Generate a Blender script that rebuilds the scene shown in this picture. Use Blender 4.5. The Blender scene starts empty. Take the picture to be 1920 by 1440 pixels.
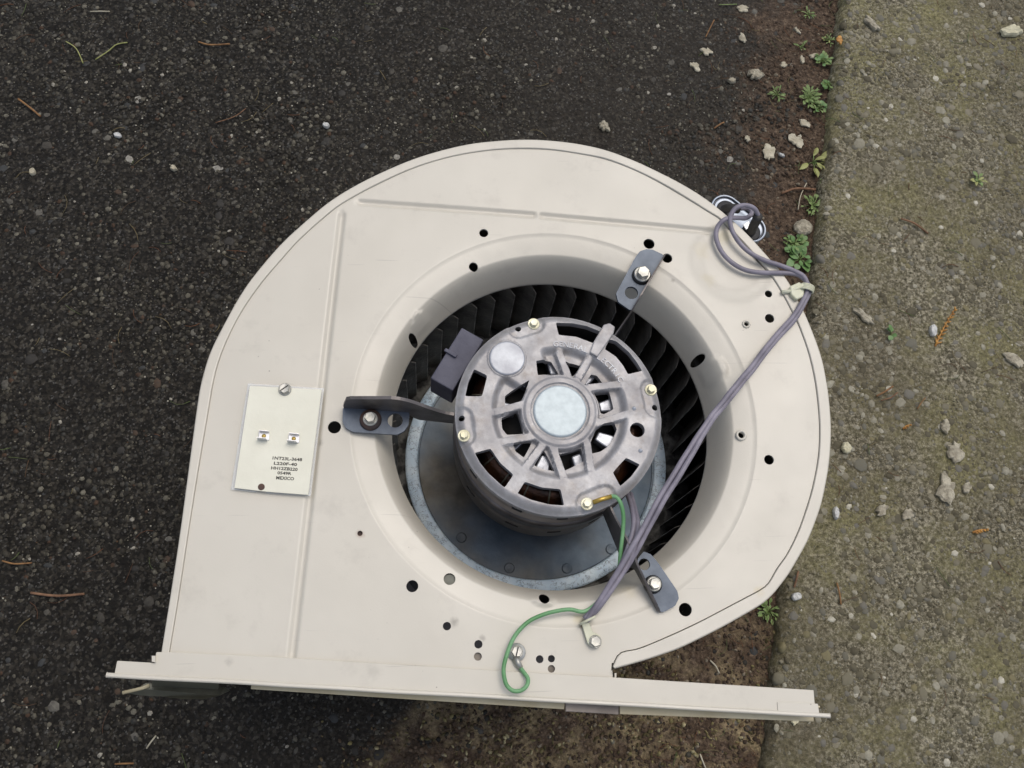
import bpy, math, random
import numpy as np
from mathutils import Vector, Matrix, noise
from mathutils.geometry import delaunay_2d_cdt

# ------------------------------------------------------------------ camera, light
W, H, F = 1920.0, 1440.0, 1750.0
CAMZ, PZ = 0.89, 0.27          # camera height and height of the blower's upper side plate above the asphalt
SC = bpy.context.scene
_d = Vector((-160, -580, -F)).normalized()
_zc = -_d
_y = (Vector((0, 1, 0)) - _zc * _zc.y).normalized()
_x = _y.cross(_zc)
cam = bpy.data.objects.new("camera", bpy.data.cameras.new("camera"))
SC.collection.objects.link(cam); SC.camera = cam
cam.matrix_world = Matrix((tuple(_x) + (0,), tuple(_y) + (0,), tuple(_zc) + (CAMZ,), (0, 0, 0, 1)))
cam.data.sensor_width = 36; cam.data.lens = F / W * 36
cam.data.clip_start = 0.01; cam.data.clip_end = 200

SUN_EL, SUN_AZ = 68, 52       # degrees; azimuth measured from +X towards +Y
w = bpy.data.worlds.new("World"); SC.world = w; w.use_nodes = True
wn = w.node_tree.nodes; wl = w.node_tree.links
sky = wn.new('ShaderNodeTexSky'); sky.sky_type = 'NISHITA'; sky.sun_disc = False
sky.sun_elevation = math.radians(SUN_EL); sky.sun_rotation = math.radians(90 - SUN_AZ)
sky.air_density = 1.0; sky.dust_density = 3.5; sky.ozone_density = 0.8
wn['Background'].inputs[1].default_value = 0.15
hs_ = wn.new('ShaderNodeHueSaturation'); hs_.inputs['Saturation'].default_value = 0.62   # thin overcast greys the blue of the sky
wl.new(sky.outputs[0], hs_.inputs['Color']); wl.new(hs_.outputs[0], wn['Background'].inputs[0])
sd = bpy.data.lights.new("sun", 'SUN'); sd.energy = 0.68; sd.angle = math.radians(34); sd.color = (1, .93, .82)
so = bpy.data.objects.new("sun", sd); SC.collection.objects.link(so)
_e, _a = math.radians(SUN_EL), math.radians(SUN_AZ)
so.rotation_euler = Vector((math.cos(_e) * math.cos(_a), math.cos(_e) * math.sin(_a), math.sin(_e))).to_track_quat('Z', 'Y').to_euler()
SC.view_settings.view_transform = 'Standard'; SC.view_settings.look = 'None'
SC.view_settings.exposure = 0.10; SC.view_settings.gamma = 1.0

rnd = random.Random(7)
nr = np.random.default_rng(5)
COL = SC.collection

def P(px, py, z=PZ):
    """point of the photograph (1920x1440 pixels) on the horizontal plane at height z"""
    r = Vector((px - W / 2, -(py - H / 2), -F))
    d = Vector((_x.dot(r), _y.dot(r), _zc.dot(r)))
    # rows of the camera matrix: world component = row . camera vector
    d = cam.matrix_world.to_3x3() @ r
    t = (z - CAMZ) / d.z
    return Vector((d.x * t, d.y * t, z))
def PP(pts, z=PZ): return [P(a, b, z) for a, b in pts]

# ------------------------------------------------------------------ materials
def lin(c):
    return tuple(((v / 255) / 12.92 if v / 255 <= .04045 else ((v / 255 + .055) / 1.055) ** 2.4) for v in c) + (1,)

class NT:
    def __init__(s, name):
        s.m = bpy.data.materials.new(name); s.m.use_nodes = True
        s.t = s.m.node_tree; s.b = s.t.nodes['Principled BSDF']
    def n(s, typ, **kw):
        o = s.t.nodes.new('ShaderNode' + typ)
        for k, v in kw.items():
            if k.startswith('i_'):
                key = k[2:]; o.inputs[int(key) if key.isdigit() else key.replace('_', ' ')].default_value = v
            else: setattr(o, k, v)
        return o
    def l(s, a, b): s.t.links.new(a, b)
    def coord(s): return s.n('TexCoord').outputs['Object']
    def noise(s, scale, detail=4, rough=.55, vec=None):
        o = s.n('TexNoise'); o.inputs['Scale'].default_value = scale; o.inputs['Detail'].default_value = detail
        o.inputs['Roughness'].default_value = rough
        s.l(vec or s.coord(), o.inputs['Vector']); return o.outputs['Fac']
    def ramp(s, fac, stops, interp='LINEAR'):
        o = s.n('ValToRGB'); cr = o.color_ramp; cr.interpolation = interp
        while len(cr.elements) < len(stops): cr.elements.new(.5)
        for e, (p, c) in zip(cr.elements, stops):
            e.position = p; e.color = c if len(c) == 4 else tuple(c) + (1,)
        s.l(fac, o.inputs[0]); return o.outputs[0]
    def mix(s, fac, a, b, blend='MIX'):
        o = s.n('Mix'); o.data_type = 'RGBA'; o.blend_type = blend
        for v, i in ((fac, 0), (a, 6), (b, 7)):
            if hasattr(v, 'links'): s.l(v, o.inputs[i])
            else: o.inputs[i].default_value = v
        return o.outputs[2]
    def bump(s, h, strength=.3, dist=.001, prev=None):
        o = s.n('Bump'); o.inputs['Strength'].default_value = strength; o.inputs['Distance'].default_value = dist
        s.l(h, o.inputs['Height'])
        if prev: s.l(prev, o.inputs['Normal'])
        return o.outputs[0]
    def out(s, color=None, rough=.5, metal=0., normal=None, **kw):
        b = s.b
        if color is not None:
            if hasattr(color, 'links'): s.l(color, b.inputs['Base Color'])
            else: b.inputs['Base Color'].default_value = color
        if hasattr(rough, 'links'): s.l(rough, b.inputs['Roughness'])
        else: b.inputs['Roughness'].default_value = rough
        b.inputs['Metallic'].default_value = metal
        if normal: s.l(normal, b.inputs['Normal'])
        for k, v in kw.items(): b.inputs[k.replace('_', ' ')].default_value = v
        return s.m

def g(v): return (v, v, v, 1)

def mat_noise(name, c1, c2, scale, rough=.5, metal=0., bs=.2, bscale=400, bd=.0005, lo=.35, hi=.65, **kw):
    t = NT(name)
    c = t.ramp(t.noise(scale, 5), [(lo, c1), (hi, c2)])
    nm = t.bump(t.noise(bscale, 3), bs, bd)
    return t.out(c, rough, metal, nm, **kw)

def paint_mat(stains=()):
    t = NT('cream_paint'); co = t.coord(); pos = t.n('NewGeometry').outputs['Position']
    base = t.ramp(t.noise(9, 4, .6), [(.3, (.545, .51, .43, 1)), (.7, (.595, .56, .478, 1))])
    dirt = t.ramp(t.noise(38, 8, .7), [(.56, g(0)), (.80, g(.38))])
    c = t.mix(dirt, base, (.36, .33, .28, 1))
    speck = t.n('TexVoronoi'); speck.inputs['Scale'].default_value = 95; t.l(co, speck.inputs['Vector'])
    sp = t.ramp(speck.outputs['Distance'], [(.035, g(1)), (.06, g(0))])
    msk = t.ramp(t.noise(14, 2), [(.60, g(0)), (.66, g(.6))])
    mm = t.n('Math', operation='MULTIPLY'); t.l(sp, mm.inputs[0]); t.l(msk, mm.inputs[1])
    c = t.mix(mm.outputs[0], c, (.12, .10, .08, 1))
    for (sx, sy, r_, col, amt) in stains:
        ds = t.n('VectorMath', operation='DISTANCE'); t.l(pos, ds.inputs[0]); ds.inputs[1].default_value = (sx, sy, PZ)
        ad = t.n('Math', operation='MULTIPLY_ADD'); t.l(t.noise(140, 5, .7), ad.inputs[0]); ad.inputs[1].default_value = r_ * 2.2; t.l(ds.outputs['Value'], ad.inputs[2])
        mr = t.n('MapRange', interpolation_type='SMOOTHSTEP'); t.l(ad.outputs[0], mr.inputs[0]); mr.inputs[1].default_value = r_ * 1.15; mr.inputs[2].default_value = r_ * 2.4
        mr.inputs[3].default_value = amt; mr.inputs[4].default_value = 0; c = t.mix(mr.outputs[0], c, col)
    mp_ = t.n('Mapping'); mp_.inputs['Scale'].default_value = (14, 420, 1); mp_.inputs['Rotation'].default_value = (0, 0, .7); t.l(co, mp_.inputs[0])
    scr = t.ramp(t.noise(1, 2, .5, mp_.outputs[0]), [(.728, g(0)), (.745, g(.3))]); c = t.mix(scr, c, (.27, .25, .22, 1))
    h = t.bump(t.noise(900, 2), .12, .0003)
    h = t.bump(t.noise(16, 3), .35, .003, h)
    r = t.ramp(t.noise(25, 5), [(.3, g(.30)), (.7, g(.46))])
    return t.out(c, r, 0, h, Coat_Weight=.12, Coat_Roughness=.2)

M = {}
BR, GR_, YE = (.10, .06, .025, 1), (.20, .18, .15, 1), (.50, .42, .22, 1)
ST = []
for a_, b_, r_, col, amt in ((852, 1166, 9, GR_, .6), (905, 1196, 7, GR_, .5), (1093, 1172, 8, BR, .8), (1086, 1160, 15, YE, .5), (1304, 668, 8, GR_, .7), (1330, 706, 14, GR_, .35),
        (790, 640, 9, GR_, .5), (676, 1001, 8, (.25, .13, .07, 1), .6), (1362, 440, 26, YE, .45), (1318, 470, 22, YE, .25), (1424, 1110, 12, YE, .5), (1330, 520, 20, YE, .3), (1180, 1105, 22, YE, .35),
        (1262, 525, 5, GR_, .7), (600, 830, 8, GR_, .6), (1030, 1111, 10, GR_, .5), (430, 1240, 9, GR_, .35), (1150, 1262, 7, GR_, .5), (700, 1260, 16, GR_, .2)):
    _p = P(a_, b_); ST.append((_p.x, _p.y, r_ / 2823, col, amt))
M['paint'] = paint_mat(ST)
M['paint_edge'] = mat_noise('cream_paint_yellowish', (.46, .38, .22, 1), (.58, .52, .36, 1), 30, .45, 0, .15)  # yellowish reflection on the lip return put into the paint colour
M['cast'] = (lambda t: t.out(t.mix(t.ramp(t.noise(60, 8, .75), [(.52, g(0)), (.75, g(.75))]),
        t.ramp(t.noise(35, 6, .7), [(.28, (.24, .23, .235, 1)), (.5, (.335, .325, .325, 1)), (.72, (.50, .495, .495, 1))]), (.22, .185, .15, 1)),
        t.ramp(t.noise(80, 4), [(.3, g(.42)), (.7, g(.62))]), .35,
        t.bump(t.noise(420, 5, .7), .4, .0004)))(NT('cast_aluminium'))
M['cast_bright'] = mat_noise('cast_aluminium_pale', (.30, .31, .34, 1), (.42, .44, .47, 1), 90, .45, .45, .25)
M['shell'] = mat_noise('grimy_steel_shell', (.15, .128, .11, 1), (.34, .30, .265, 1), 22, .5, .45, .3, 200, .0008)
M['zinc'] = mat_noise('zinc_plate', (.40, .455, .475, 1), (.46, .52, .54, 1), 220, .5, .4, .12, 700)
M['bolt'] = mat_noise('bolt_metal', (.34, .34, .31, 1), (.52, .51, .47, 1), 150, .42, .7, .2)
M['screw_yellow'] = mat_noise('yellow_chromate', (.55, .52, .36, 1), (.72, .70, .55, 1), 120, .4, .3, .2)
M['slate'] = mat_noise('blue_black_steel', (.055, .07, .095, 1), (.10, .122, .155, 1), 60, .42, .35, .2)
M['arm'] = mat_noise('dark_greased_steel', (.065, .058, .055, 1), (.17, .155, .15, 1), 40, .4, .5, .3)
M['rubber'] = mat_noise('black_rubber', (.008, .008, .008, 1), (.02, .019, .018, 1), 80, .55, 0, .3)
M['rust'] = mat_noise('rusty_rubber', (.03, .02, .018, 1), (.12, .06, .04, 1), 70, .7)
M['box'] = mat_noise('dusty_dark_plastic', (.045, .045, .07, 1), (.085, .085, .115, 1), 45, .6, 0, .4, 300)
M['blade'] = mat_noise('dusty_blade_steel', (.075, .066, .055, 1), (.19, .172, .145, 1), 45, .55, .35, .5, 300, .001)
M['disc'] = (lambda t: t.out(t.mix(t.ramp(t.noise(11, 3), [(.42, g(0)), (.62, g(1))]),
        t.ramp(t.noise(50, 5), [(.3, (.07, .10, .135, 1)), (.7, (.14, .18, .225, 1))]),
        t.ramp(t.noise(70, 6), [(.3, (.09, .082, .064, 1)), (.7, (.20, .18, .145, 1))])), .5, .45,
        t.bump(t.noise(260, 5), .3, .0006)))(NT('dusty_galvanised_disc'))
def rim_mat():
    t = NT('flaking_galvanised_rim')
    cr = t.ramp(t.noise(270, 4, .6), [(.474, g(1)), (.494, g(0)), (.514, g(1))])
    on = t.ramp(t.noise(110, 3), [(.50, g(0)), (.60, g(1))])
    mx = t.n('Math', operation='MAXIMUM'); t.l(cr, mx.inputs[0]); t.l(on, mx.inputs[1])
    c = t.mix(mx.outputs[0], (.13, .16, .20, 1), t.ramp(t.noise(60, 4), [(.3, (.56, .72, .86, 1)), (.7, (.82, .93, .99, 1))]))
    return t.out(c, .5, .1, t.bump(mx.outputs[0], .5, .0010))
M['rim'] = rim_mat()
M['dusty'] = mat_noise('mottled_dust', (.02, .019, .017, 1), (.15, .145, .13, 1), 110, .8, .1, .7, 300, .001, lo=.42, hi=.62)
M['blade_edge'] = mat_noise('worn_blade_edge', (.08, .07, .06, 1), (.30, .275, .24, 1), 160, .5, .3)
M['backing'] = mat_noise('dusty_backing', (.16, .135, .11, 1), (.27, .24, .20, 1), 120, .7)
M['backing_dark'] = mat_noise('dim_backing', (.12, .125, .10, 1), (.20, .20, .165, 1), 120, .7)
M['violet'] = mat_noise('violet_wire', (.15, .138, .168, 1), (.27, .248, .295, 1), 70, .5, 0, .15, 300, lo=.3, hi=.7)
M['green'] = mat_noise('green_wire', (.09, .25, .09, 1), (.18, .37, .18, 1), 60, .45)
M['green_pale'] = M['green']
M['sleeve'] = mat_noise('dark_rubber_sleeve', (.018, .017, .015, 1), (.05, .047, .042, 1), 60, .55)
M['chrome'] = mat_noise('bright_tin_plate', (.30, .34, .40, 1), (.40, .44, .50, 1), 60, .46, .7, .1)
M['chrome_dark'] = mat_noise('dark_seam_metal', (.09, .095, .11, 1), (.16, .17, .19, 1), 60, .45, .6)
M['board'] = mat_noise('cream_board', (.68, .665, .545, 1), (.75, .735, .61, 1), 30, .45)
M['ink'] = mat_noise('grey_ink', (.02, .02, .018, 1), (.09, .085, .075, 1), 500, .8)
def clear_mat():
    t = NT('thin_clear_sheet'); b = t.b
    return t.out((.80, .82, .82, 1), .22, 0, t.bump(t.noise(40, 3), .3, .002), Alpha=.32, IOR=1.45)
M['clear'] = clear_mat()
M['nylon'] = mat_noise('aged_nylon', (.50, .50, .36, 1), (.66, .66, .50, 1), 60, .4, 0, .1, Subsurface_Weight=.15, Subsurface_Radius=(.004, .004, .002))
M['tab'] = mat_noise('terminal_tab', (.6, .6, .62, 1), (.75, .74, .74, 1), 100, .35, .6)
M['brass'] = mat_noise('brass_rivet', (.45, .30, .06, 1), (.6, .42, .12, 1), 100, .35, .7)
M['copper'] = mat_noise('varnished_copper_winding', (.012, .009, .008, 1), (.10, .038, .016, 1), 60, .3, .6, .6, 300, .001)
M['rotor'] = mat_noise('cast_rotor', (.16, .165, .19, 1), (.38, .40, .44, 1), 90, .35, .6, .5, 200, .001)
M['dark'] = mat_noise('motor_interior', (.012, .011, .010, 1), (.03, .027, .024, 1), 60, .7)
M['flap'] = mat_noise('dull_sheet', (.10, .10, .075, 1), (.21, .20, .15, 1), 25, .4, .3)

# ground materials
def lineclose():
    pass
Z_SLAB = 0.016
E0, E1 = P(1576, 50, Z_SLAB), P(1437, 1440, Z_SLAB)
EDIR = (E1 - E0).normalized(); ENRM = Vector((-EDIR.y, EDIR.x, 0))    # ENRM points to the slab side (+x)
if ENRM.x < 0: ENRM = -ENRM

def edge_dist(t):
    """signed distance from the pavement edge, in metres, positive towards the asphalt"""
    co = t.n('NewGeometry').outputs['Position']
    sub = t.n('VectorMath', operation='SUBTRACT'); t.l(co, sub.inputs[0]); sub.inputs[1].default_value = E0
    dot = t.n('VectorMath', operation='DOT_PRODUCT'); t.l(sub.outputs[0], dot.inputs[0]); dot.inputs[1].default_value = -ENRM
    al = t.n('VectorMath', operation='DOT_PRODUCT'); t.l(sub.outputs[0], al.inputs[0]); al.inputs[1].default_value = EDIR
    return dot.outputs['Value'], al.outputs['Value'], co

def soil_mask(t):
    d, al, co = edge_dist(t)
    # strip of soil along the edge, wider at the lower end of the view
    wd = t.n('MapRange'); t.l(al, wd.inputs[0]); wd.inputs[1].default_value = .55; wd.inputs[2].default_value = .90
    wd.inputs[3].default_value = .085; wd.inputs[4].default_value = .34
    nz = t.noise(13, 5, .6, co)
    a = t.n('MapRange'); t.l(nz, a.inputs[0]); a.inputs[1].default_value = .3; a.inputs[2].default_value = .7
    a.inputs[3].default_value = -.07; a.inputs[4].default_value = .07
    s1 = t.n('Math', operation='ADD'); t.l(wd.outputs[0], s1.inputs[0]); t.l(a.outputs[0], s1.inputs[1])
    s2 = t.n('Math', operation='SUBTRACT'); t.l(s1.outputs[0], s2.inputs[0]); t.l(d, s2.inputs[1])
    m = t.n('MapRange', interpolation_type='SMOOTHSTEP'); t.l(s2.outputs[0], m.inputs[0])
    m.inputs[1].default_value = -.05; m.inputs[2].default_value = .05
    return m.outputs[0], al, co

def asphalt_mat():
    t = NT('asphalt'); m, al, co = soil_mask(t)
    base = t.ramp(t.noise(240, 6, .75, co), [(.3, (.003, .0028, .002, 1)), (.5, (.010, .009, .006, 1)), (.72, (.048, .043, .030, 1))])
    v = t.n('TexVoronoi'); v.inputs['Scale'].default_value = 230; t.l(co, v.inputs['Vector'])
    vs = t.ramp(v.outputs['Color'], [(.0, (.006, .006, .005, 1)), (.5, (.020, .018, .015, 1)), (.8, (.040, .036, .031, 1)), (.95, (.10, .095, .082, 1))])
    base = t.mix(.5, base, vs)
    v3 = t.n('TexVoronoi'); v3.inputs['Scale'].default_value = 400; t.l(co, v3.inputs['Vector'])
    base = t.mix(.55, base, t.ramp(v3.outputs['Color'], [(0, (.003, .0025, .002, 1)), (.5, (.010, .008, .006, 1)), (.66, (.030, .025, .018, 1)), (.8, (.065, .056, .042, 1)), (.95, (.14, .125, .10, 1))]))
    d_, al_, _c = edge_dist(t)
    near = t.n('MapRange'); t.l(d_, near.inputs[0]); near.inputs[1].default_value = .60; near.inputs[2].default_value = .12
    near.inputs[3].default_value = 0; near.inputs[4].default_value = .42
    base = t.mix(near.outputs[0], base, t.ramp(t.noise(340, 8, .8, co), [(.32, (.012, .010, .008, 1)), (.55, (.07, .058, .044, 1)), (.72, (.17, .15, .12, 1))]))
    v2 = t.n('TexVoronoi'); v2.inputs['Scale'].default_value = 620; t.l(co, v2.inputs['Vector'])
    sp = t.ramp(v2.outputs['Color'], [(.80, g(0)), (.9, g(.8))])
    base = t.mix(sp, base, (.11, .105, .095, 1))
    soil = t.ramp(t.noise(170, 8, .8, co), [(.32, (.018, .012, .008, 1)), (.52, (.095, .064, .042, 1)), (.70, (.27, .20, .135, 1))])
    moss = t.mix(t.ramp(t.noise(30, 5, .6, co), [(.45, g(0)), (.65, g(.6))]), soil,
                 t.ramp(t.noise(300, 6, .8, co), [(.33, (.08, .062, .028, 1)), (.60, (.60, .48, .27, 1))]))
    lo = t.n('MapRange'); t.l(al, lo.inputs[0]); lo.inputs[1].default_value = .66; lo.inputs[2].default_value = .80
    soil2 = t.mix(lo.outputs[0], soil, moss)
    c = t.mix(m, base, soil2)
    h1 = t.bump(v.outputs['Distance'], .8, .0022); h2 = t.bump(t.noise(420, 6, .7, co), 1.0, .0022, h1)
    return t.out(c, t.ramp(t.noise(120, 4, .5, co), [(.3, g(.55)), (.7, g(.9))]), 0, h2, Specular_IOR_Level=.2)

def concrete_mat():
    t = NT('exposed_aggregate_concrete'); co = t.n('NewGeometry').outputs['Position']
    base = t.ramp(t.noise(260, 8, .85, co), [(.38, (.016, .013, .006, 1)), (.5, (.175, .155, .10, 1)), (.61, (.54, .49, .36, 1))])
    moss = t.ramp(t.noise(330, 8, .8, co), [(.36, (.028, .025, .008, 1)), (.64, (.42, .385, .18, 1))])
    c = t.mix(t.ramp(t.noise(16, 5, .65, co), [(.42, g(0)), (.66, g(.8))]), base, moss)
    dk = t.ramp(t.noise(5, 4, .6, co), [(.40, g(0)), (.66, g(.6))])
    c = t.mix(dk, c, t.ramp(t.noise(200, 8, .8, co), [(.3, (.024, .019, .012, 1)), (.7, (.22, .185, .12, 1))]))
    v = t.n('TexVoronoi'); v.inputs['Scale'].default_value = 150; t.l(co, v.inputs['Vector'])
    sp = t.n('TexVoronoi'); sp.inputs['Scale'].default_value = 500; t.l(co, sp.inputs['Vector'])
    c = t.mix(t.ramp(sp.outputs['Color'], [(.86, g(0)), (.93, g(.7))]), c, (.33, .31, .25, 1))
    h1 = t.bump(v.outputs['Distance'], .7, .0025); h2 = t.bump(t.noise(380, 8, .75, co), 1.0, .003, h1)
    return t.out(c, .82, 0, h2, Specular_IOR_Level=.2)

def stone_mat(name, stops, island, dirt, rough=.6, dm=.65):
    t = NT(name)
    r = t.n('NewGeometry').outputs['Random Per Island'] if island else t.n('ObjectInfo').outputs['Random']
    co = t.n('NewGeometry').outputs['Position']
    c = t.ramp(r, stops, 'CONSTANT')
    c = t.mix(t.ramp(t.noise(260, 5, .7, co), [(.36, g(.1)), (.66, g(dm))]), c, dirt)
    return t.out(c, rough, 0, t.bump(t.noise(700, 4, .6, co), .5, .0007), Specular_IOR_Level=.28)

AS_ST = [(0, (.012, .010, .006, 1)), (.26, (.028, .024, .016, 1)), (.48, (.052, .046, .031, 1)), (.62, (.042, .041, .034, 1)),
         (.73, (.085, .076, .053, 1)), (.84, (.13, .118, .086, 1)), (.90, (.065, .034, .016, 1)), (.94, (.19, .175, .13, 1)), (.985, (.40, .37, .30, 1))]
CO_ST = [(0, (.085, .076, .050, 1)), (.18, (.17, .155, .108, 1)), (.34, (.135, .130, .105, 1)), (.48, (.23, .208, .15, 1)), (.60, (.060, .052, .032, 1)),
         (.68, (.155, .148, .128, 1)), (.78, (.28, .262, .20, 1)), (.87, (.19, .165, .085, 1)), (.92, (.36, .34, .265, 1)), (.985, (.56, .53, .43, 1))]
M['asphalt'] = asphalt_mat(); M['concrete'] = concrete_mat()
M['st_a_o'] = stone_mat('asphalt_stone', [(0, (.034, .031, .026, 1)), (.3, (.062, .055, .043, 1)), (.5, (.045, .047, .046, 1)), (.65, (.10, .092, .074, 1)), (.8, (.15, .14, .115, 1)), (.9, (.075, .045, .026, 1)), (.965, (.36, .34, .29, 1))], False, (.016, .014, .011, 1))
M['st_a_i'] = stone_mat('asphalt_grit', AS_ST, True, (.012, .010, .008, 1))
M['st_c_o'] = stone_mat('concrete_stone', CO_ST, False, (.13, .115, .072, 1), .75, .55)
M['st_c_i'] = stone_mat('concrete_grit', CO_ST, True, (.12, .105, .066, 1), .8, .62)
M['st_a_f'] = stone_mat('asphalt_fine_grit', [(0, (.018, .0155, .011, 1)), (.35, (.045, .040, .028, 1)), (.6, (.09, .08, .058, 1)), (.78, (.15, .137, .10, 1)), (.88, (.08, .045, .022, 1)), (.92, (.27, .25, .19, 1)), (.975, (.5, .47, .38, 1))], True, (.03, .026, .018, 1), .7, .4)
M['needle'] = stone_mat('fir_needle', [(0, (.14, .055, .022, 1)), (.35, (.085, .045, .02, 1)), (.6, (.20, .16, .075, 1)), (.8, (.10, .14, .045, 1))], True, (.05, .035, .02, 1))
M['soil_crumb'] = stone_mat('soil_crumbs', [(0, (.045, .031, .021, 1)), (.35, (.085, .058, .039, 1)), (.7, (.14, .10, .068, 1)), (.93, (.27, .23, .165, 1))], True, (.05, .034, .023, 1), .9)
M['moss_crumb'] = stone_mat('moss_crumbs', [(0, (.10, .082, .038, 1)), (.35, (.26, .22, .10, 1)), (.6, (.18, .13, .075, 1)), (.85, (.46, .40, .23, 1))], True, (.05, .042, .018, 1), .95)
M['leaf'] = mat_noise('weed_leaf', (.09, .15, .035, 1), (.24, .32, .11, 1), 160, .5, 0, .4, 500)
M['leaf_yellow'] = mat_noise('yellowing_leaf', (.22, .24, .06, 1), (.36, .36, .14, 1), 160, .5)
M['clover'] = mat_noise('bright_round_leaf', (.08, .17, .045, 1), (.15, .26, .085, 1), 160, .45)
M['dry'] = mat_noise('dried_leaf', (.34, .30, .21, 1), (.50, .46, .35, 1), 120, .8, 0, .6, 400, .001)
M['mortar'] = mat_noise('crumbling_mortar', (.20, .175, .125, 1), (.46, .42, .32, 1), 150, .9, 0, .9, 300, .002)
M['cream'] = mat_noise('cream_chip', (.45, .42, .28, 1), (.62, .58, .42, 1), 160, .8, 0, .6, 400, .001)
M['orange'] = mat_noise('dry_cedar', (.30, .13, .025, 1), (.52, .27, .06, 1), 180, .6)
M['brown_needle'] = mat_noise('dry_needle', (.13, .06, .02, 1), (.27, .14, .05, 1), 180, .7)
M['twig'] = mat_noise('dry_twig', (.12, .06, .03, 1), (.24, .13, .07, 1), 180, .8)
M['white_stone'] = mat_noise('pale_pebble', (.42, .42, .40, 1), (.6, .6, .57, 1), 160, .5)

# ------------------------------------------------------------------ object helpers
OFF = {}
def tag(o, label=None, cat=None, group=None, kind=None):
    for k, v in (('label', label), ('category', cat), ('group', group), ('kind', kind)):
        if v: o[k] = v
    return o
def empty(name, loc):
    o = bpy.data.objects.new(name, None); COL.objects.link(o); o.location = loc
    o.empty_display_size = .02; OFF[o.name] = Vector(loc); return o
def mk(name, V, Fc, mat, parent=None, smooth=False, origin=None):
    """one mesh object from world coordinates"""
    off = OFF[parent.name] if parent else (Vector(origin) if origin is not None else Vector((0, 0, 0)))
    me = bpy.data.meshes.new(name)
    me.from_pydata([tuple(Vector(v) - off) for v in V], [], Fc)
    if isinstance(smooth, (list, tuple)): me.polygons.foreach_set('use_smooth', smooth)
    elif smooth: me.polygons.foreach_set('use_smooth', [True] * len(me.polygons))
    me.materials.append(mat); me.update()
    o = bpy.data.objects.new(name, me); COL.objects.link(o)
    if parent: o.parent = parent
    else: o.location = off
    OFF[o.name] = off if not parent else OFF[parent.name]
    return o
def bev(o, wdt=.0006, seg=2, ang=35):
    b = o.modifiers.new('bevel', 'BEVEL'); b.width = wdt; b.segments = seg; b.limit_method = 'ANGLE'; b.angle_limit = math.radians(ang)
    return o
class G:
    def __init__(s): s.V = []; s.F = []
    def add(s, V, Fc):
        k = len(s.V); s.V += [Vector(v) for v in V]; s.F += [tuple(i + k for i in f) for f in Fc]; return s
    def prism(s, poly, vec):
        n = len(poly); V = [Vector(p) for p in poly] + [Vector(p) + Vector(vec) for p in poly]
        return s.add(V, [tuple(range(n))[::-1], tuple(range(n, 2 * n))] + [(i, (i + 1) % n, n + (i + 1) % n, n + i) for i in range(n)])
    def cyl(s, c, r, h, n=24, axis=Vector((0, 0, 1)), r2=None, cap=True):
        c = Vector(c); axis = Vector(axis).normalized(); u = axis.orthogonal().normalized(); v = axis.cross(u)
        r2 = r if r2 is None else r2
        A = [c + (u * math.cos(6.28318 * i / n) + v * math.sin(6.28318 * i / n)) * r for i in range(n)]
        B = [c + axis * h + (u * math.cos(6.28318 * i / n) + v * math.sin(6.28318 * i / n)) * r2 for i in range(n)]
        Fc = [(i, (i + 1) % n, n + (i + 1) % n, n + i) for i in range(n)]
        if cap: Fc += [tuple(range(n))[::-1], tuple(range(n, 2 * n))]
        return s.add(A + B, Fc)
    def lathe(s, c, prof, n=48, a0=0, a1=2 * math.pi, closed=False):
        c = Vector(c); full = abs(a1 - a0 - 2 * math.pi) < 1e-6; m = n if full else n + 1
        V = []
        for i in range(m):
            a = a0 + (a1 - a0) * i / n
            for r, z in prof: V.append(c + Vector((r * math.cos(a), r * math.sin(a), z)))
        k = len(prof); Fc = []
        for i in range(n):
            j = (i + 1) % m
            for q in range(k if closed else k - 1):
                q2 = (q + 1) % k
                Fc.append((i * k + q, j * k + q, j * k + q2, i * k + q2))
        return s.add(V, Fc)
    def tube(s, pts, r, n=10, cap=True):
        pts = [Vector(p) for p in pts]; m = len(pts); V = []; up = None
        for i, p in enumerate(pts):
            t = (pts[min(i + 1, m - 1)] - pts[max(i - 1, 0)]).normalized()
            if up is None: up = t.orthogonal().normalized()
            up = (up - t * up.dot(t)).normalized(); sd_ = t.cross(up)
            rr = r(i / (m - 1)) if callable(r) else r
            V += [p + (up * math.cos(6.28318 * k / n) + sd_ * math.sin(6.28318 * k / n)) * rr for k in range(n)]
        Fc = [(i * n + k, i * n + (k + 1) % n, (i + 1) * n + (k + 1) % n, (i + 1) * n + k) for i in range(m - 1) for k in range(n)]
        if cap: Fc += [tuple(range(n))[::-1], tuple(range((m - 1) * n, m * n))]
        return s.add(V, Fc)
    def mk(s, name, mat, parent=None, smooth=False, origin=None): return mk(name, s.V, s.F, mat, parent, smooth, origin)

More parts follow.
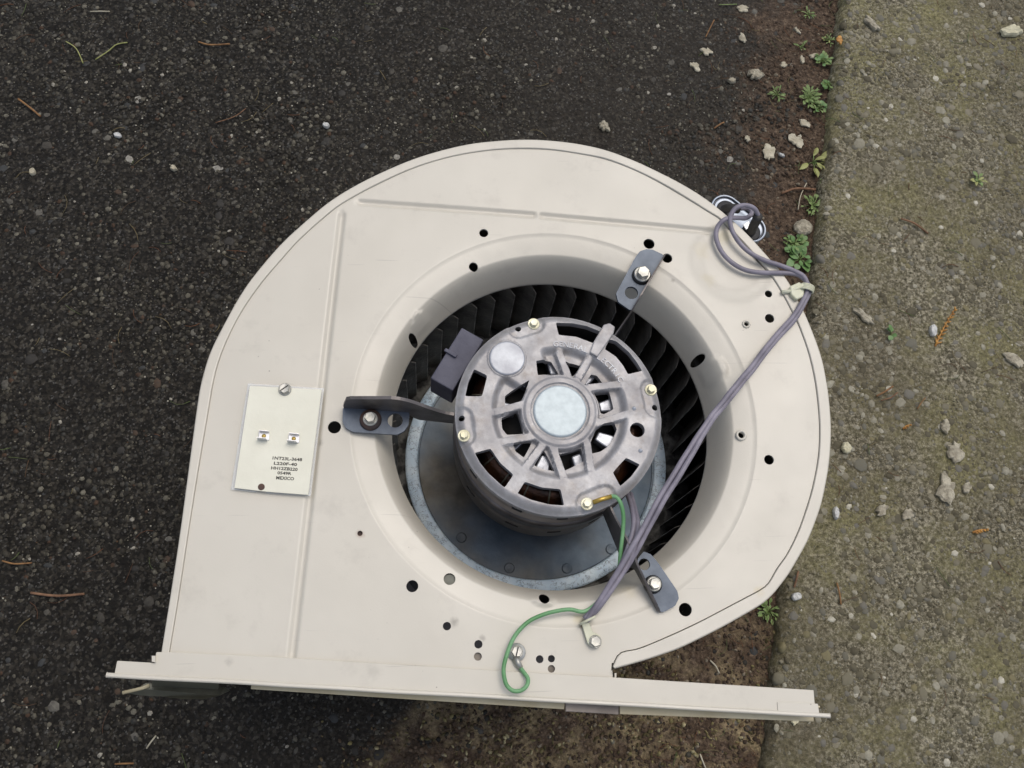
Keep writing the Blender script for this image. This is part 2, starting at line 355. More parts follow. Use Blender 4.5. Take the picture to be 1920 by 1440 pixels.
def catmull(pts, n=8, closed=False):
    pts = [Vector(p) for p in pts]; out = []; m = len(pts)
    for i in range(m if closed else m - 1):
        p0 = pts[(i - 1) % m] if (closed or i > 0) else pts[0]
        p1 = pts[i]; p2 = pts[(i + 1) % m]
        p3 = pts[(i + 2) % m] if (closed or i + 2 < m) else pts[-1]
        for k in range(n):
            t = k / n
            out.append(.5 * ((2 * p1) + (p2 - p0) * t + (2 * p0 - 5 * p1 + 4 * p2 - p3) * t * t + (3 * p1 - p0 - 3 * p2 + p3) * t ** 3))
    if not closed: out.append(pts[-1])
    return out
def resample(pts, n):
    pts = [Vector(p) for p in pts]; L = [0]
    for a, b in zip(pts, pts[1:]): L.append(L[-1] + (b - a).length)
    out = []; j = 0
    for i in range(n):
        d = L[-1] * i / (n - 1)
        while j < len(pts) - 2 and L[j + 1] < d: j += 1
        t = 0 if L[j + 1] == L[j] else (d - L[j]) / (L[j + 1] - L[j])
        out.append(pts[j].lerp(pts[j + 1], min(1, t)))
    return out
def pin(P2, poly):
    """vectorised point in polygon"""
    x, y = P2[:, 0], P2[:, 1]; c = np.zeros(len(P2), bool); n = len(poly)
    for i in range(n):
        x1, y1 = poly[i]; x2, y2 = poly[(i + 1) % n]
        if y1 == y2: continue
        k = ((y1 > y) != (y2 > y)) & (x < (x2 - x1) * (y - y1) / (y2 - y1) + x1)
        c ^= k
    return c
def circle2(c, r, n=20): return [(c[0] + r * math.cos(6.28318 * i / n), c[1] + r * math.sin(6.28318 * i / n)) for i in range(n)]
def sheet(outer, holes, zf, pts, thick, G_=None, bottom=False, rings=()):
    """sheet z = zf(x, y) inside outer and outside the holes, its rims turned down by thick"""
    loops = [outer] + holes; V = []; E = []; O = np.array(outer)
    for lp in loops:
        k = len(V); n = len(lp); V += [Vector((a, b)) for a, b in lp]; E += [(k + i, k + (i + 1) % n) for i in range(n)]
    if len(pts):
        pts = np.array(pts); keep = pin(pts, outer)
        for h in holes:
            h = np.array(h); c = h.mean(0); rr = np.linalg.norm(h - c, axis=1).max()
            near = np.linalg.norm(pts - c, axis=1) < rr * 1.05
            idx = np.where(near & keep)[0]
            if len(idx): keep[idx[pin(pts[idx], (h - c) * 1.04 + c)]] = False
        V += [Vector((float(a), float(b))) for a, b in pts[keep]]
    for lp in rings:
        k = len(V); n = len(lp); V += [Vector((a, b)) for a, b in lp]; E += [(k + i, k + (i + 1) % n) for i in range(n)]
    r = delaunay_2d_cdt(V, E, [], 0, 1e-7)
    vv = np.array([tuple(v) for v in r[0]]); ff = np.array([tuple(f) for f in r[2]])
    cen = vv[ff].mean(1); ok = pin(cen, outer)
    for h in holes: ok &= ~pin(cen, h)
    ff = ff[ok]
    zz = [zf(float(a), float(b)) for a, b in vv]
    g_ = G_ or G(); base = len(g_.V)
    g_.V += [Vector((float(a), float(b), z)) for (a, b), z in zip(vv, zz)]
    g_.F += [tuple(int(i) + base for i in f) for f in ff]
    ns = len(ff)
    if bottom:
        b2 = len(g_.V); g_.V += [Vector((float(a), float(b), z - thick)) for (a, b), z in zip(vv, zz)]
        g_.F += [tuple(int(i) + b2 for i in f[::-1]) for f in ff]
    for li, lp in enumerate(loops):
        n = len(lp); k = len(g_.V)
        for a, b in lp:
            z = zf(a, b); g_.V.append(Vector((a, b, z))); g_.V.append(Vector((a, b, z - thick)))
        for i in range(n):
            j = (i + 1) % n; g_.F.append((k + 2 * i, k + 2 * i + 1, k + 2 * j + 1, k + 2 * j))
    return g_, ns
def xy(ps): return [(p.x, p.y) for p in ps]
def ss(a, b, x):
    t = min(1, max(0, (x - a) / (b - a))); return t * t * (3 - 2 * t)
def segd(x, y, a, b):
    dx, dy = b[0] - a[0], b[1] - a[1]; t = ((x - a[0]) * dx + (y - a[1]) * dy) / (dx * dx + dy * dy); tc = min(1, max(0, t))
    return math.hypot(x - a[0] - tc * dx, y - a[1] - tc * dy), t

# ------------------------------------------------------------------ ground
def stone_mesh(name, seed, mat, n=7, cheap=False):
    r = random.Random(seed); V = []; Fc = []
    rings = ((1.0, -.25), (.74, .72)) if cheap else ((1.0, -.25), (.92, .45), (.5, .85)); nr_ = len(rings)
    for rad, z in rings:
        for i in range(n):
            a = 6.28318 * (i + .3 * r.random()) / n; q = rad * (1 + .22 * (r.random() - .5) * 2)
            V.append((q * math.cos(a), q * math.sin(a), z + .12 * r.random()))
    V.append((0, 0, 1.0))
    for k in range(nr_ - 1):
        for i in range(n): Fc.append((k * n + i, k * n + (i + 1) % n, (k + 1) * n + (i + 1) % n, (k + 1) * n + i))
    for i in range(n): Fc.append(((nr_ - 1) * n + i, (nr_ - 1) * n + (i + 1) % n, nr_ * n))
    me = bpy.data.meshes.new(name); me.from_pydata(V, [], Fc); me.polygons.foreach_set('use_smooth', [True] * len(Fc))
    me.materials.append(mat); return me, np.array(V), Fc
def stuff_stones(name, pos, sx, sy, sz, rot, mat, parent, seed=3, kind='stuff'):
    """many low stones joined in one mesh"""
    _, v0, f0 = stone_mesh('tmp_shape', seed, mat, 6, True)
    vs = [stone_mesh('tmp_shape', seed + i, mat, 6, True)[1] for i in range(6)]
    f0 = [list(f) for f in f0]; n = len(pos); k = len(v0)
    pick = nr.integers(0, 6, n); sh = np.array(vs)[pick]
    c, s = np.cos(rot)[:, None], np.sin(rot)[:, None]
    X = sh[:, :, 0] * sx[:, None]; Y = sh[:, :, 1] * sy[:, None]
    out = np.stack([X * c - Y * s + pos[:, 0:1], X * s + Y * c + pos[:, 1:2], sh[:, :, 2] * sz[:, None] + pos[:, 2:3]], 2).reshape(-1, 3)
    quads = np.array([f for f in f0 if len(f) == 4]); tris = np.array([f for f in f0 if len(f) == 3])
    off = (np.arange(n) * k)[:, None, None]
    q = (quads[None] + off).reshape(-1, 4); t = (tris[None] + off).reshape(-1, 3)
    me = bpy.data.meshes.new(name); me.vertices.add(len(out)); me.vertices.foreach_set('co', out.ravel().astype(np.float32))
    nl = q.size + t.size; me.loops.add(nl); me.loops.foreach_set('vertex_index', np.concatenate([q.ravel(), t.ravel()]).astype(np.int32))
    npoly = len(q) + len(t); me.polygons.add(npoly)
    ls = np.concatenate([np.arange(len(q)) * 4, q.size + np.arange(len(t)) * 3]).astype(np.int32)
    me.polygons.foreach_set('loop_start', ls); me.polygons.foreach_set('use_smooth', np.ones(npoly, bool))
    me.materials.append(mat); me.update(); me.validate()
    o = bpy.data.objects.new(name, me); COL.objects.link(o); o.parent = parent; o['kind'] = kind
    return o

def side(x, y): return (x - E0.x) * ENRM.x + (y - E0.y) * ENRM.y      # >0 on the slab
def along(x, y): return (x - E0.x) * EDIR.x + (y - E0.y) * EDIR.y
# visible part of the ground
GV = [P(0, 0, 0), P(1920, 0, 0), P(1920, 1440, 0), P(0, 1440, 0)]
xmin, xmax, ymin, ymax = -.56, .84, -.16, .90
BIG = 15.0
eA = E0 - EDIR * BIG; eB = E1 + EDIR * BIG
g_ = G()
# asphalt sheet: fine grid in view, with slight unevenness, big quads around it
def gz(x, y): return .0016 * noise.noise(Vector((x * 9, y * 9, 1))) + .0011 * noise.noise(Vector((x * 40, y * 40, 4)))
nx, ny = 240, 200
V = []; Fc = []
for j in range(ny + 1):
    for i in range(nx + 1):
        x = xmin + (xmax - xmin) * i / nx; y = ymin + (ymax - ymin) * j / ny
        f = min(1, min(i, nx - i, j, ny - j) / 6)
        V.append((x, y, gz(x, y) * f))
for j in range(ny):
    for i in range(nx):
        a = j * (nx + 1) + i; Fc.append((a, a + 1, a + nx + 2, a + nx + 1))
k = len(V); B = BIG
V += [(-B, -B, 0), (B, -B, 0), (B, B, 0), (-B, B, 0)]
c00, c10, c11, c01 = 0, nx, (ny + 1) * (nx + 1) - 1, ny * (nx + 1)
Fc += [(k, k + 1, c10, c00), (k + 1, k + 2, c11, c10), (k + 2, k + 3, c01, c11), (k + 3, k, c00, c01)]
asphalt = mk('asphalt', V, Fc, M['asphalt'], smooth=True); asphalt['kind'] = 'structure'

# pavement slab with a worn, rounded edge
L0, L1 = -.20, 1.05; NL = 420
prof = [(-.002, -.012), (-.001, .002), (.0005, .008), (.003, .0125), (.007, .0152), (.012, .016), (.02, .016), (.035, .016), (.06, .016)]
xs = [p[0] for p in prof] + [.09, .12, .15, .19, .23, .27, .32, .37, .42]
zs = [p[1] for p in prof] + [.016] * 9
ts = [-BIG] + list(np.linspace(L0, L1, NL)) + [BIG]
V = []; Fc = []
for t_ in ts:
    inn = L0 <= t_ <= L1
    for q, (a, z) in enumerate(zip(xs + [BIG], zs + [.016])):
        wob = ((.0036 * noise.noise(Vector((t_ * 26, 3, 0)))) + .0030 * noise.noise(Vector((t_ * 110, q * .6, 2)))) * (1 if q < 6 else 0) if inn else 0
        zz = z + ((.0010 * noise.noise(Vector((t_ * 60, a * 60, 5))) + .0014 * noise.noise(Vector((t_ * 12, a * 12, 8)))) if (inn and q > 2 and a < 5) else 0)
        p = E0 + EDIR * t_ + ENRM * (a + wob); V.append((p.x, p.y, zz))
m = len(xs) + 1
for i in range(len(ts) - 1):
    for q in range(m - 1): Fc.append((i * m + q, i * m + q + 1, (i + 1) * m + q + 1, (i + 1) * m + q))
slab = mk('pavement', V, Fc, M['concrete'], smooth=True); slab['kind'] = 'structure'

# blower outline in pixels of the photograph, on the plate plane (used for the housing below as well)
OUT = [(300,1238),(318,1125),(336,1008),(352,890),(369,765),(378,714),(395,659),(424,601),(453,550),(482,510),(526,459),(570,418),(617,379),(665,349),(719,322),(774,299),(829,282),(883,270),(938,264),(987,262),(1033,264),(1083,270),(1133,281),(1183,299),(1233,322),(1283,348),(1327,376),(1367,408),(1399,437),(1439,481),(1475,524),(1504,578),(1524,624),(1540,670),(1549,712),(1555,755),(1558,800),(1557,840),(1553,880),(1547,913),(1540,945),(1530,975),(1518,1006),(1505,1032),(1493,1053),(1480,1075),(1463,1098),(1449,1115),(1430,1132),(1397,1152),(1347,1180),(1280,1213),(1240,1228),(1200,1241),(1153,1254)]
INN = [(318,1222),(330,1150),(341,1080),(353,1000),(372,880),(391,768),(400,716),(412,672),(432,624),(457,578),(490,531),(524,491),(562,449),(610,406),(643,381),(701,349),(774,316),(847,294),(920,282),(980,279),(1033,281),(1083,288),(1133,298),(1183,316),(1233,340),(1283,369),(1325,395),(1355,415),(1400,462),(1439,507),(1465,547),(1487,588),(1501,618),(1517,664),(1528,712),(1534,757),(1537,800),(1536,842),(1532,875),(1523,918),(1512,955),(1497,997),(1477,1038),(1457,1067),(1441,1094),(1425,1107),(1397,1122),(1363,1140),(1313,1166),(1262,1190),(1200,1216),(1163,1225),(1149,1250)]
outl_px = np.array(OUT + [(1153, 1290), (1540, 1310), (1550, 1345), (200, 1268)])
def free_px(p):
    """pixel of a ground point, and whether it lies clear of the blower in the photograph"""
    r = cam.matrix_world.to_3x3().inverted() @ (Vector(p) - Vector((0, 0, CAMZ)))
    u = r.x / -r.z * F + W / 2; v = -r.y / -r.z * F + H / 2
    return u, v, (-30 < u < W + 30 and -30 < v < H + 30) and not pin(np.array([(u, v)]), outl_px)[0]

# individual stones pressed into the two surfaces
for nm, parent, mat, onslab, N, z0 in (('stone', asphalt, M['st_a_o'], False, 300, 0.0), ('stone', slab, M['st_c_o'], True, 300, Z_SLAB)):
    shapes = [stone_mesh('stone', 20 + i + (9 if onslab else 0), mat)[0] for i in range(7)]
    placed = []; tries = 0
    if onslab:
        t_ = -.02
        while t_ < .90:
            r_ = rnd.uniform(.0035, .0075); t_ += r_
            p = E0 + EDIR * t_ + ENRM * (r_ * .75 + rnd.uniform(-.001, .011)); t_ += r_ * rnd.choice([.6, 1.2, 2.5, 4.5])
            if not free_px((p.x, p.y, z0))[2]: continue
            placed.append((p.x, p.y, r_))
            o = bpy.data.objects.new('stone', rnd.choice(shapes)); COL.objects.link(o); o.parent = parent
            o.location = (p.x, p.y, z0 - .0035); o.scale = (r_, r_ * rnd.uniform(.65, 1), .0045); o.rotation_euler = (0, rnd.uniform(-.25, 0), rnd.uniform(1, 2.2))
    while len(placed) < N and tries < 60000:
        tries += 1
        x = rnd.uniform(xmin + .05, xmax - .03); y = rnd.uniform(ymin + .05, ymax - .05)
        s_ = side(x, y)
        if (s_ < .004) == onslab or (not onslab and s_ > -.012): continue
        u, v, ok = free_px((x, y, z0))
        if not ok or not (0 <= u <= W and 0 <= v <= H): continue
        if not onslab and s_ < -.25 and rnd.random() < .25: continue
        r_ = rnd.choice([.0024, .0028, .0032, .0038, .0045]) * (1.3 if onslab else 1) * rnd.uniform(.85, 1.3)
        if any((x - a) ** 2 + (y - b) ** 2 < ((r_ + c) * 1.0) ** 2 for a, b, c in placed): continue
        placed.append((x, y, r_))
        o = bpy.data.objects.new('stone', rnd.choice(shapes)); COL.objects.link(o); o.parent = parent
        zz = (gz(x, y) if not onslab else z0)
        o.location = (x, y, zz - .0004)
        o.scale = (r_, r_ * rnd.uniform(.6, 1), r_ * rnd.uniform(.16, .30)); o.rotation_euler = (0, 0, rnd.uniform(0, 6.28))

def scatter(n, onslab, dens=None, margin=.004, lo=(xmin, ymin), hi=(xmax, ymax)):
    x = nr.uniform(lo[0], hi[0], n); y = nr.uniform(lo[1], hi[1], n)
    s_ = (x - E0.x) * ENRM.x + (y - E0.y) * ENRM.y
    k = (s_ > margin) if onslab else (s_ < -margin)
    if dens is not None: k &= dens(x, y, s_)
    return x[k], y[k]
def soilw(x, y):
    d = -((x - E0.x) * ENRM.x + (y - E0.y) * ENRM.y); al = (x - E0.x) * EDIR.x + (y - E0.y) * EDIR.y
    wd = .085 + (.34 - .085) * np.clip((al - .55) / .35, 0, 1)
    return d < wd + .03 * np.sin(al * 37) + nr.normal(0, .03, len(x))
for nm, n, rng_, flat, dens in (('coarse_grit', 34000, (.0012, .0033), .28, None), ('fine_grit', 60000, (.0004, .0012), .5, None)):
    x, y = scatter(n, False, dens); k = len(x); r_ = nr.uniform(rng_[0], rng_[1], k)
    sw = soilw(x, y); keep = ~sw | (nr.random(k) < .12); x, y, r_ = x[keep], y[keep], r_[keep]; k = len(x)
    pz = np.full(k, -.0002)
    stuff_stones(nm, np.stack([x, y, pz], 1), r_, r_ * nr.uniform(.6, 1, k), r_ * flat, nr.uniform(0, 6.28, k), M['st_a_f' if 'fine' in nm else 'st_a_i'], asphalt, 40)
for nm, n, rng_, flat in (('coarse_grit', 34000, (.0012, .0050), .22), ('fine_grit', 80000, (.0004, .0014), .6)):
    x, y = scatter(n, True); k = len(x); r_ = rng_[0] + (rng_[1] - rng_[0]) * nr.random(k) ** 2.6
    stuff_stones(nm, np.stack([x, y, np.full(k, Z_SLAB - .0002)], 1), r_, r_ * nr.uniform(.6, 1, k), r_ * flat, nr.uniform(0, 6.28, k), M['st_c_i'], slab, 60)
# crumbs of soil and moss in the joint
x, y = scatter(60000, False, lambda x, y, s_: soilw(x, y), .0, lo=(-.2, ymin)); k = len(x); k = min(k, 24000); x, y = x[:k], y[:k]
r_ = nr.uniform(.0006, .0026, k)
so_ = stuff_stones('soil_crumbs', np.stack([x, y, np.zeros(k)], 1), r_, r_ * nr.uniform(.5, 1, k), r_ * .8, nr.uniform(0, 6.28, k), M['soil_crumb'], asphalt, 80)
al = lambda x, y: (x - E0.x) * EDIR.x + (y - E0.y) * EDIR.y
x, y = scatter(30000, False, lambda x, y, s_: soilw(x, y) & (al(x, y) > .72 + .05 * np.sin(x * 30)), .0, lo=(-.2, ymin)); k = len(x)
r_ = nr.uniform(.0008, .0028, k)
stuff_stones('moss', np.stack([x, y, np.zeros(k)], 1), r_, r_ * nr.uniform(.3, .8, k), r_ * .9, nr.uniform(0, 6.28, k), M['moss_crumb'], asphalt, 90)

# needles: nobody could count them
def needle(g_, x, y, z, L, a, r=.00035, bend=.15):
    d = Vector((math.cos(a), math.sin(a), 0)); nrm = Vector((-d.y, d.x, 0)); b = rnd.uniform(-bend, bend) * L
    pts = [Vector((x, y, z)) + d * (L * t_) + nrm * (b * 4 * t_ * (1 - t_)) + Vector((0, 0, .0006 * math.sin(3.14 * t_))) for t_ in (0, .33, .66, 1)]
    g_.tube(pts, r, 4)
ng = G(); ng2 = G()
for i in range(820):
    x = rnd.uniform(xmin, xmax); y = rnd.uniform(ymin, ymax); s_ = side(x, y)
    if s_ < -.2 and rnd.random() < .35: continue
    needle(ng if s_ < -.003 else ng2, x, y, .0018 if s_ < -.003 else Z_SLAB + .0018, rnd.uniform(.005, .022), rnd.uniform(0, 6.28), rnd.uniform(.00018, .00042), .2)
for i in range(420):
    t_ = rnd.uniform(-.1, .95); q = -abs(rnd.gauss(0, .055)) - .002; p = E0 + EDIR * t_ + ENRM * q
    needle(ng, p.x, p.y, .0025, rnd.uniform(.004, .018), rnd.uniform(0, 6.28), rnd.uniform(.0002, .0004), .25)
tag(ng.mk('needle_litter', M['needle'], smooth=True), 'thin brown and green fir needles strewn over the asphalt', 'needles', kind='stuff')
tag(ng2.mk('needle_litter', M['needle'], smooth=True), 'thin brown fir needles strewn over the concrete pavement', 'needles', kind='stuff')

# ------------------------------------------------------------------ loose things on the ground
def gp(px, py, slabside=None, up=.0):
    p = P(px, py, 0)
    z = Z_SLAB if (side(p.x, p.y) > 0 if slabside is None else slabside) else 0
    q = P(px, py, z); q.z = z + up; return q
def chip(name, px, py, rpx, mat, label, cat, seed=0, h=.0022, asp=.75, rot=None, group=None, irr=.62, curl=.0015):
    """torn flat fragment with thickness and a slightly curled surface"""
    r = random.Random(seed * 17 + 3); c = gp(px, py, up=.0008); R = 1.08 * rpx / (F / (CAMZ - c.z)); n = 21
    rot = r.uniform(0, 6.28) if rot is None else rot; V = []; Fc = []
    rad = [1 + irr * (noise.noise(Vector((math.cos(6.28 * i / n) * 1.6, math.sin(6.28 * i / n) * 1.6, seed * 3.1))) + .28 * (r.random() - .5) * 2) for i in range(n)]
    def put(k, z, i):
        a = 6.28318 * i / n; x = math.cos(a) * rad[i] * k; y = math.sin(a) * rad[i] * k * asp
        X = x * math.cos(rot) - y * math.sin(rot); Y = x * math.sin(rot) + y * math.cos(rot)
        zz = z + curl * (k * k) * (noise.noise(Vector((X * 1.3, Y * 1.3, seed))) + .3) + .3 * h * noise.noise(Vector((X * 3, Y * 3, seed + 5)))
        V.append(Vector((c.x + X * R, c.y + Y * R, c.z + max(0.0002, zz))))
    for k, z in ((1, 0), (1.0, h * .6), (.82, h), (.45, h * 1.05)):
        for i in range(n): put(k, z, i)
    V.append(Vector((c.x, c.y, c.z + h * 1.1)))
    for q in range(3):
        for i in range(n): Fc.append((q * n + i, q * n + (i + 1) % n, (q + 1) * n + (i + 1) % n, (q + 1) * n + i))
    for i in range(n): Fc.append((3 * n + i, 3 * n + (i + 1) % n, 4 * n))
    return tag(mk(name, V, Fc, mat, origin=c), label, cat, group)

DRY = 'dried leaf scraps near the pavement edge'
chip('leaf_scrap', 1440, 287, 19, M['dry'], 'cream leaf scrap with a notched top, the left of two large scraps above the capacitor', 'leaf', 1, rot=1.4, asp=.6, irr=.5, group=DRY)
chip('leaf_scrap', 1493, 266, 16, M['dry'], 'broad cream leaf scrap beside the pavement edge, right of the notched one', 'leaf', 2, asp=.85, group=DRY)
chip('leaf_scrap', 1507, 233, 11, M['dry'], 'small star-shaped yellowish leaf scrap above the broad cream scrap', 'leaf', 3, irr=.6, group=DRY)
chip('leaf_scrap', 1303, 126, 12, M['dry'], 'rounded cream leaf scrap on the asphalt at the upper middle right', 'leaf', 4, group=DRY)
chip('leaf_scrap', 1324, 99, 12, M['dry'], 'pale cream leaf scrap just above the rounded one on the asphalt', 'leaf', 5, asp=.8, group=DRY)
chip('leaf_scrap', 1392, 75, 13, M['mortar'], 'long greyish crumbled scrap at the top of the asphalt', 'leaf', 6, asp=.45, rot=1.9, group=DRY)
chip('leaf_scrap', 1393, 18, 12, M['dry'], 'small cream scrap at the top edge of the asphalt', 'leaf', 7, asp=.6, group=DRY)
chip('mortar_crumb', 1415, 143, 15, M['mortar'], 'grey white crumb with dark holes on the soil strip', 'crumb', 8, h=.005, group='mortar crumbs')
chip('mortar_crumb', 1370, 154, 9, M['mortar'], 'small pitted grey crumb left of the crumb with dark holes', 'crumb', 9, h=.004, group='mortar crumbs')
chip('mortar_crumb', 1133, 240, 13, M['mortar'], 'pale grey crumb on the asphalt just above the blower rim', 'crumb', 10, h=.004, group='mortar crumbs')
chip('mortar_crumb', 1503, 430, 18, M['mortar'], 'square crumbly beige clump beside the clover at the pavement edge', 'crumb', 11, h=.007, asp=.95, irr=.2, group='mortar crumbs')
chip('leaf_scrap', 1524, 107, 11, M['dry'], 'small pale scrap beside the weeds at the upper pavement edge', 'leaf', 12, asp=.5, rot=.3, group=DRY)
chip('leaf_scrap', 1468, 124, 8, M['dry'], 'tiny oval tan scrap on the soil between crumb and weeds', 'leaf', 13, group=DRY)
chip('leaf_scrap', 1503, 114, 8, M['dry'], 'tiny pale scrap touching the left side of the upper weeds', 'leaf', 14, rot=1.6, asp=.6, group=DRY)
chip('leaf_scrap', 1494, 60, 9, M['dry'], 'narrow pointed tan scrap at the top of the soil strip', 'leaf', 15, rot=2.1, asp=.4, group=DRY)
chip('leaf_scrap', 1400, 262, 8, M['dry'], 'small buff scrap left of the notched cream leaf scrap', 'leaf', 16, group=DRY)
chip('yellow_leaf', 1573, 78, 10, M['orange'], 'small mustard yellow leaf on the upper pavement edge', 'leaf', 17, asp=.6)
chip('yellow_leaf', 1490, 1353, 8, M['cream'], 'tiny yellow leaf under the right end of the outlet flange', 'leaf', 18, asp=.6)
chip('cream_chip', 1893, 62, 25, M['cream'], 'large cream chip on the pavement at the top right corner', 'chip', 19, h=.006, asp=.55, rot=.15, irr=.3)
chip('tan_leaf', 1634, 50, 21, M['mortar'], 'long curled tan leaf scrap on the pavement top left part', 'leaf', 20, asp=.42, rot=2.2, h=.004)
chip('tan_leaf', 1618, 595, 24, M['mortar'], 'long olive tan leaf scrap at the left side of the pavement beside the blower', 'leaf', 21, asp=.36, rot=2.35, h=.003)
chip('tan_leaf', 1898, 675, 20, M['mortar'], 'curved tan leaf scrap at the right picture border', 'leaf', 22, asp=.45, rot=2.3, h=.003)
chip('white_pebble', 1747, 622, 11, M['white_stone'], 'white pebble just left of the orange cedar sprig', 'pebble', 23, h=.005, asp=.65, rot=1.4, irr=.2)
chip('white_pebble', 1565, 963, 11, M['white_stone'], 'white pebble close to the right side of the housing rim', 'pebble', 24, h=.005, asp=.5, rot=1.5, irr=.2)
chip('white_pebble', 1584, 841, 11, M['cream'], 'cream angular pebble right of the widest part of the housing', 'pebble', 25, h=.005, asp=.8, irr=.2)
chip('white_pebble', 1491, 1119, 9, M['white_stone'], 'pale oval pebble beside the lower corner of the housing', 'pebble', 26, h=.004, asp=.75, irr=.15)
chip('white_pebble', 1464, 293, 7, M['white_stone'], 'white sliver pebble between the two large leaf scraps', 'pebble', 27, h=.003, asp=.4, rot=-.4, irr=.15)
chip('white_pebble', 612, 238, 7, M['white_stone'], 'single bright white pebble on the dark asphalt above left of the housing', 'pebble', 28, h=.004, irr=.2)
chip('tan_pebble', 63, 325, 7, M['dry'], 'buff pebble at the far left of the asphalt', 'pebble', 29, h=.004, irr=.15)
chip('tan_pebble', 222, 256, 8, M['white_stone'], 'whitish flat pebble on the upper left asphalt', 'pebble', 30, h=.003, asp=.6, rot=-.4, irr=.2)
chip('tan_pebble', 327, 318, 7, M['dry'], 'buff pebble with a stem across it on the upper left asphalt', 'pebble', 31, h=.004, irr=.2)

# crumbling line of mortar on the pavement: one clump each
for i, (a, b, r_, lab) in enumerate([(1788, 848, 21, 'upper grey beige crumbling mortar clump on the pavement'), (1772, 918, 24, 'lower and larger beige crumbling mortar clump on the pavement'),
        (1770, 800, 13, 'small topmost crumb above the two mortar clumps'), (1651, 958, 13, 'yellowish grey flake left of the mortar clumps'),
        (1700, 965, 11, 'pale bone-shaped flake between mortar clumps and yellowish flake'), (1809, 915, 10, 'pale pointed flake right of the lower mortar clump')]):
    chip('mortar_clump', a, b, r_, M['mortar'], lab, 'mortar', 40 + i, h=.0035 if r_ > 12 else .0025, asp=.7, rot=1.3 if i < 3 else .6, irr=.6)

# cedar sprigs
def sprig(px, py, tip, label, n=9, wpx=14):
    a = gp(px, py, up=.0015); b = gp(*tip, up=.003); root = empty('cedar_sprig', a); tag(root, label, 'sprig')
    d = b - a; L = d.length; d.normalize(); nrm = Vector((-d.y, d.x, 0)); g1 = G(); k = F / (CAMZ - Z_SLAB)
    g1.tube([a + d * L * t_ + nrm * (.0012 * math.sin(3 * t_)) for t_ in np.linspace(0, 1, 8)], lambda t_: .0011 * (1 - .6 * t_), 6)
    g1.mk('stem', M['orange'], root, True)
    for i in range(n):
        for s in (-1, 1):
            t_ = (i + .4 + .3 * rnd.random()) / n; q = a + d * L * t_; wl_ = wpx / k * (1 - .55 * t_) * rnd.uniform(.75, 1.2)
            e = q + (d * .95 + nrm * s * .75).normalized() * wl_ + Vector((0, 0, rnd.uniform(-.0005, .0015)))
            gg = G(); m_ = q.lerp(e, .5) + Vector((0, 0, .0008))
            gg.tube([q, m_, e], lambda u: .0009 * (1.1 - .8 * u * u), 5); gg.mk('scale_leaf', M['orange'], root, True)
    return root
sprig(1752, 650, (1789, 580), 'orange brown cedar sprig lying on the middle of the pavement', 9, 13)
sprig(1822, 999, (1850, 994), 'short orange cedar tip on the lower right pavement', 5, 7)
sprig(1692, 805, (1706, 798), 'tiny bright orange cedar tip on the pavement near the mortar clumps', 3, 4)

def stick(name, pts, r, mat, label, cat, group=None):
    q = [gp(a, b, up=.0015 + r + .0012 * math.sin(3.14 * i / max(1, len(pts) - 1))) for i, (a, b) in enumerate(pts)]
    g1 = G(); g1.tube(catmull(q, 5), r, 6)
    return tag(g1.mk(name, mat, None, True, origin=q[0]), label, cat, group)
stick('twig', [(1464, 365), (1490, 357), (1527, 358)], .0014, M['twig'], 'reddish brown twig on the soil right of the capacitor can', 'twig')
stick('stem', [(1511, 345), (1499, 370), (1495, 395)], .0006, M['dry'], 'thin tan grass stem crossing the reddish twig', 'stem')
stick('twig', [(1687, 412), (1712, 422), (1738, 440)], .0010, M['twig'], 'dark reddish twig on the pavement right of the clover', 'twig')
stick('needle_pair', [(36, 188), (58, 205), (78, 221)], .0011, M['brown_needle'], 'brown needle pair at the far left of the asphalt', 'needle')
stick('grass_blade', [(125, 80), (145, 95), (157, 121)], .0006, M['leaf_yellow'], 'bent yellow green grass blade on the upper left asphalt', 'grass blade')
stick('grass_blade', [(180, 114), (205, 99), (220, 87), (240, 82)], .0006, M['leaf_yellow'], 'straighter yellow green grass blade right of the bent one', 'grass blade')
stick('grass_blade', [(170, 24), (190, 25), (207, 24)], .0006, M['dry'], 'short tan grass blade at the top left of the asphalt', 'grass blade')
stick('needle_pair', [(373, 81), (395, 88), (432, 85)], .0009, M['brown_needle'], 'forked brown needle on the upper left asphalt', 'needle')
stick('needle_pair', [(405, 232), (440, 222), (462, 205)], .0005, M['twig'], 'thin grey brown needle left of the white pebble', 'needle')
stick('grass_blade', [(1347, 11), (1363, 12), (1381, 10)], .0005, M['leaf'], 'dark green grass blade on the upper asphalt', 'grass blade')
stick('needle_pair', [(1338, 40), (1330, 56), (1322, 72)], .0008, M['brown_needle'], 'brown needle on the asphalt near the cream scraps', 'needle')
stick('needle_pair', [(1338, 243), (1349, 236), (1356, 232)], .0010, M['brown_needle'], 'short brown needle above the capacitor can', 'needle')
stick('needle', [(1641, 744), (1655, 737), (1672, 726)], .0010, M['brown_needle'], 'straight brown needle on the pavement near the housing', 'needle')
stick('needle', [(1650, 752), (1668, 747), (1681, 737)], .0007, M['twig'], 'dark curved needle under the straight brown one', 'needle')
stick('needle', [(1718, 768), (1725, 756), (1733, 747)], .0006, M['brown_needle'], 'thin brown needle on the pavement above the orange tip', 'needle')
stick('needle', [(1495, 1072), (1491, 1086), (1487, 1102)], .0010, M['twig'], 'dark brown needle on the pavement beside the lower housing corner', 'needle')
stick('needle', [(1567, 1093), (1571, 1112), (1575, 1134)], .0008, M['brown_needle'], 'reddish needle standing upright in view on the lower pavement', 'needle')
stick('needle', [(1330, 1238), (1340, 1249), (1347, 1262)], .0007, M['dry'], 'straw coloured needle in the gap under the housing tail', 'needle')
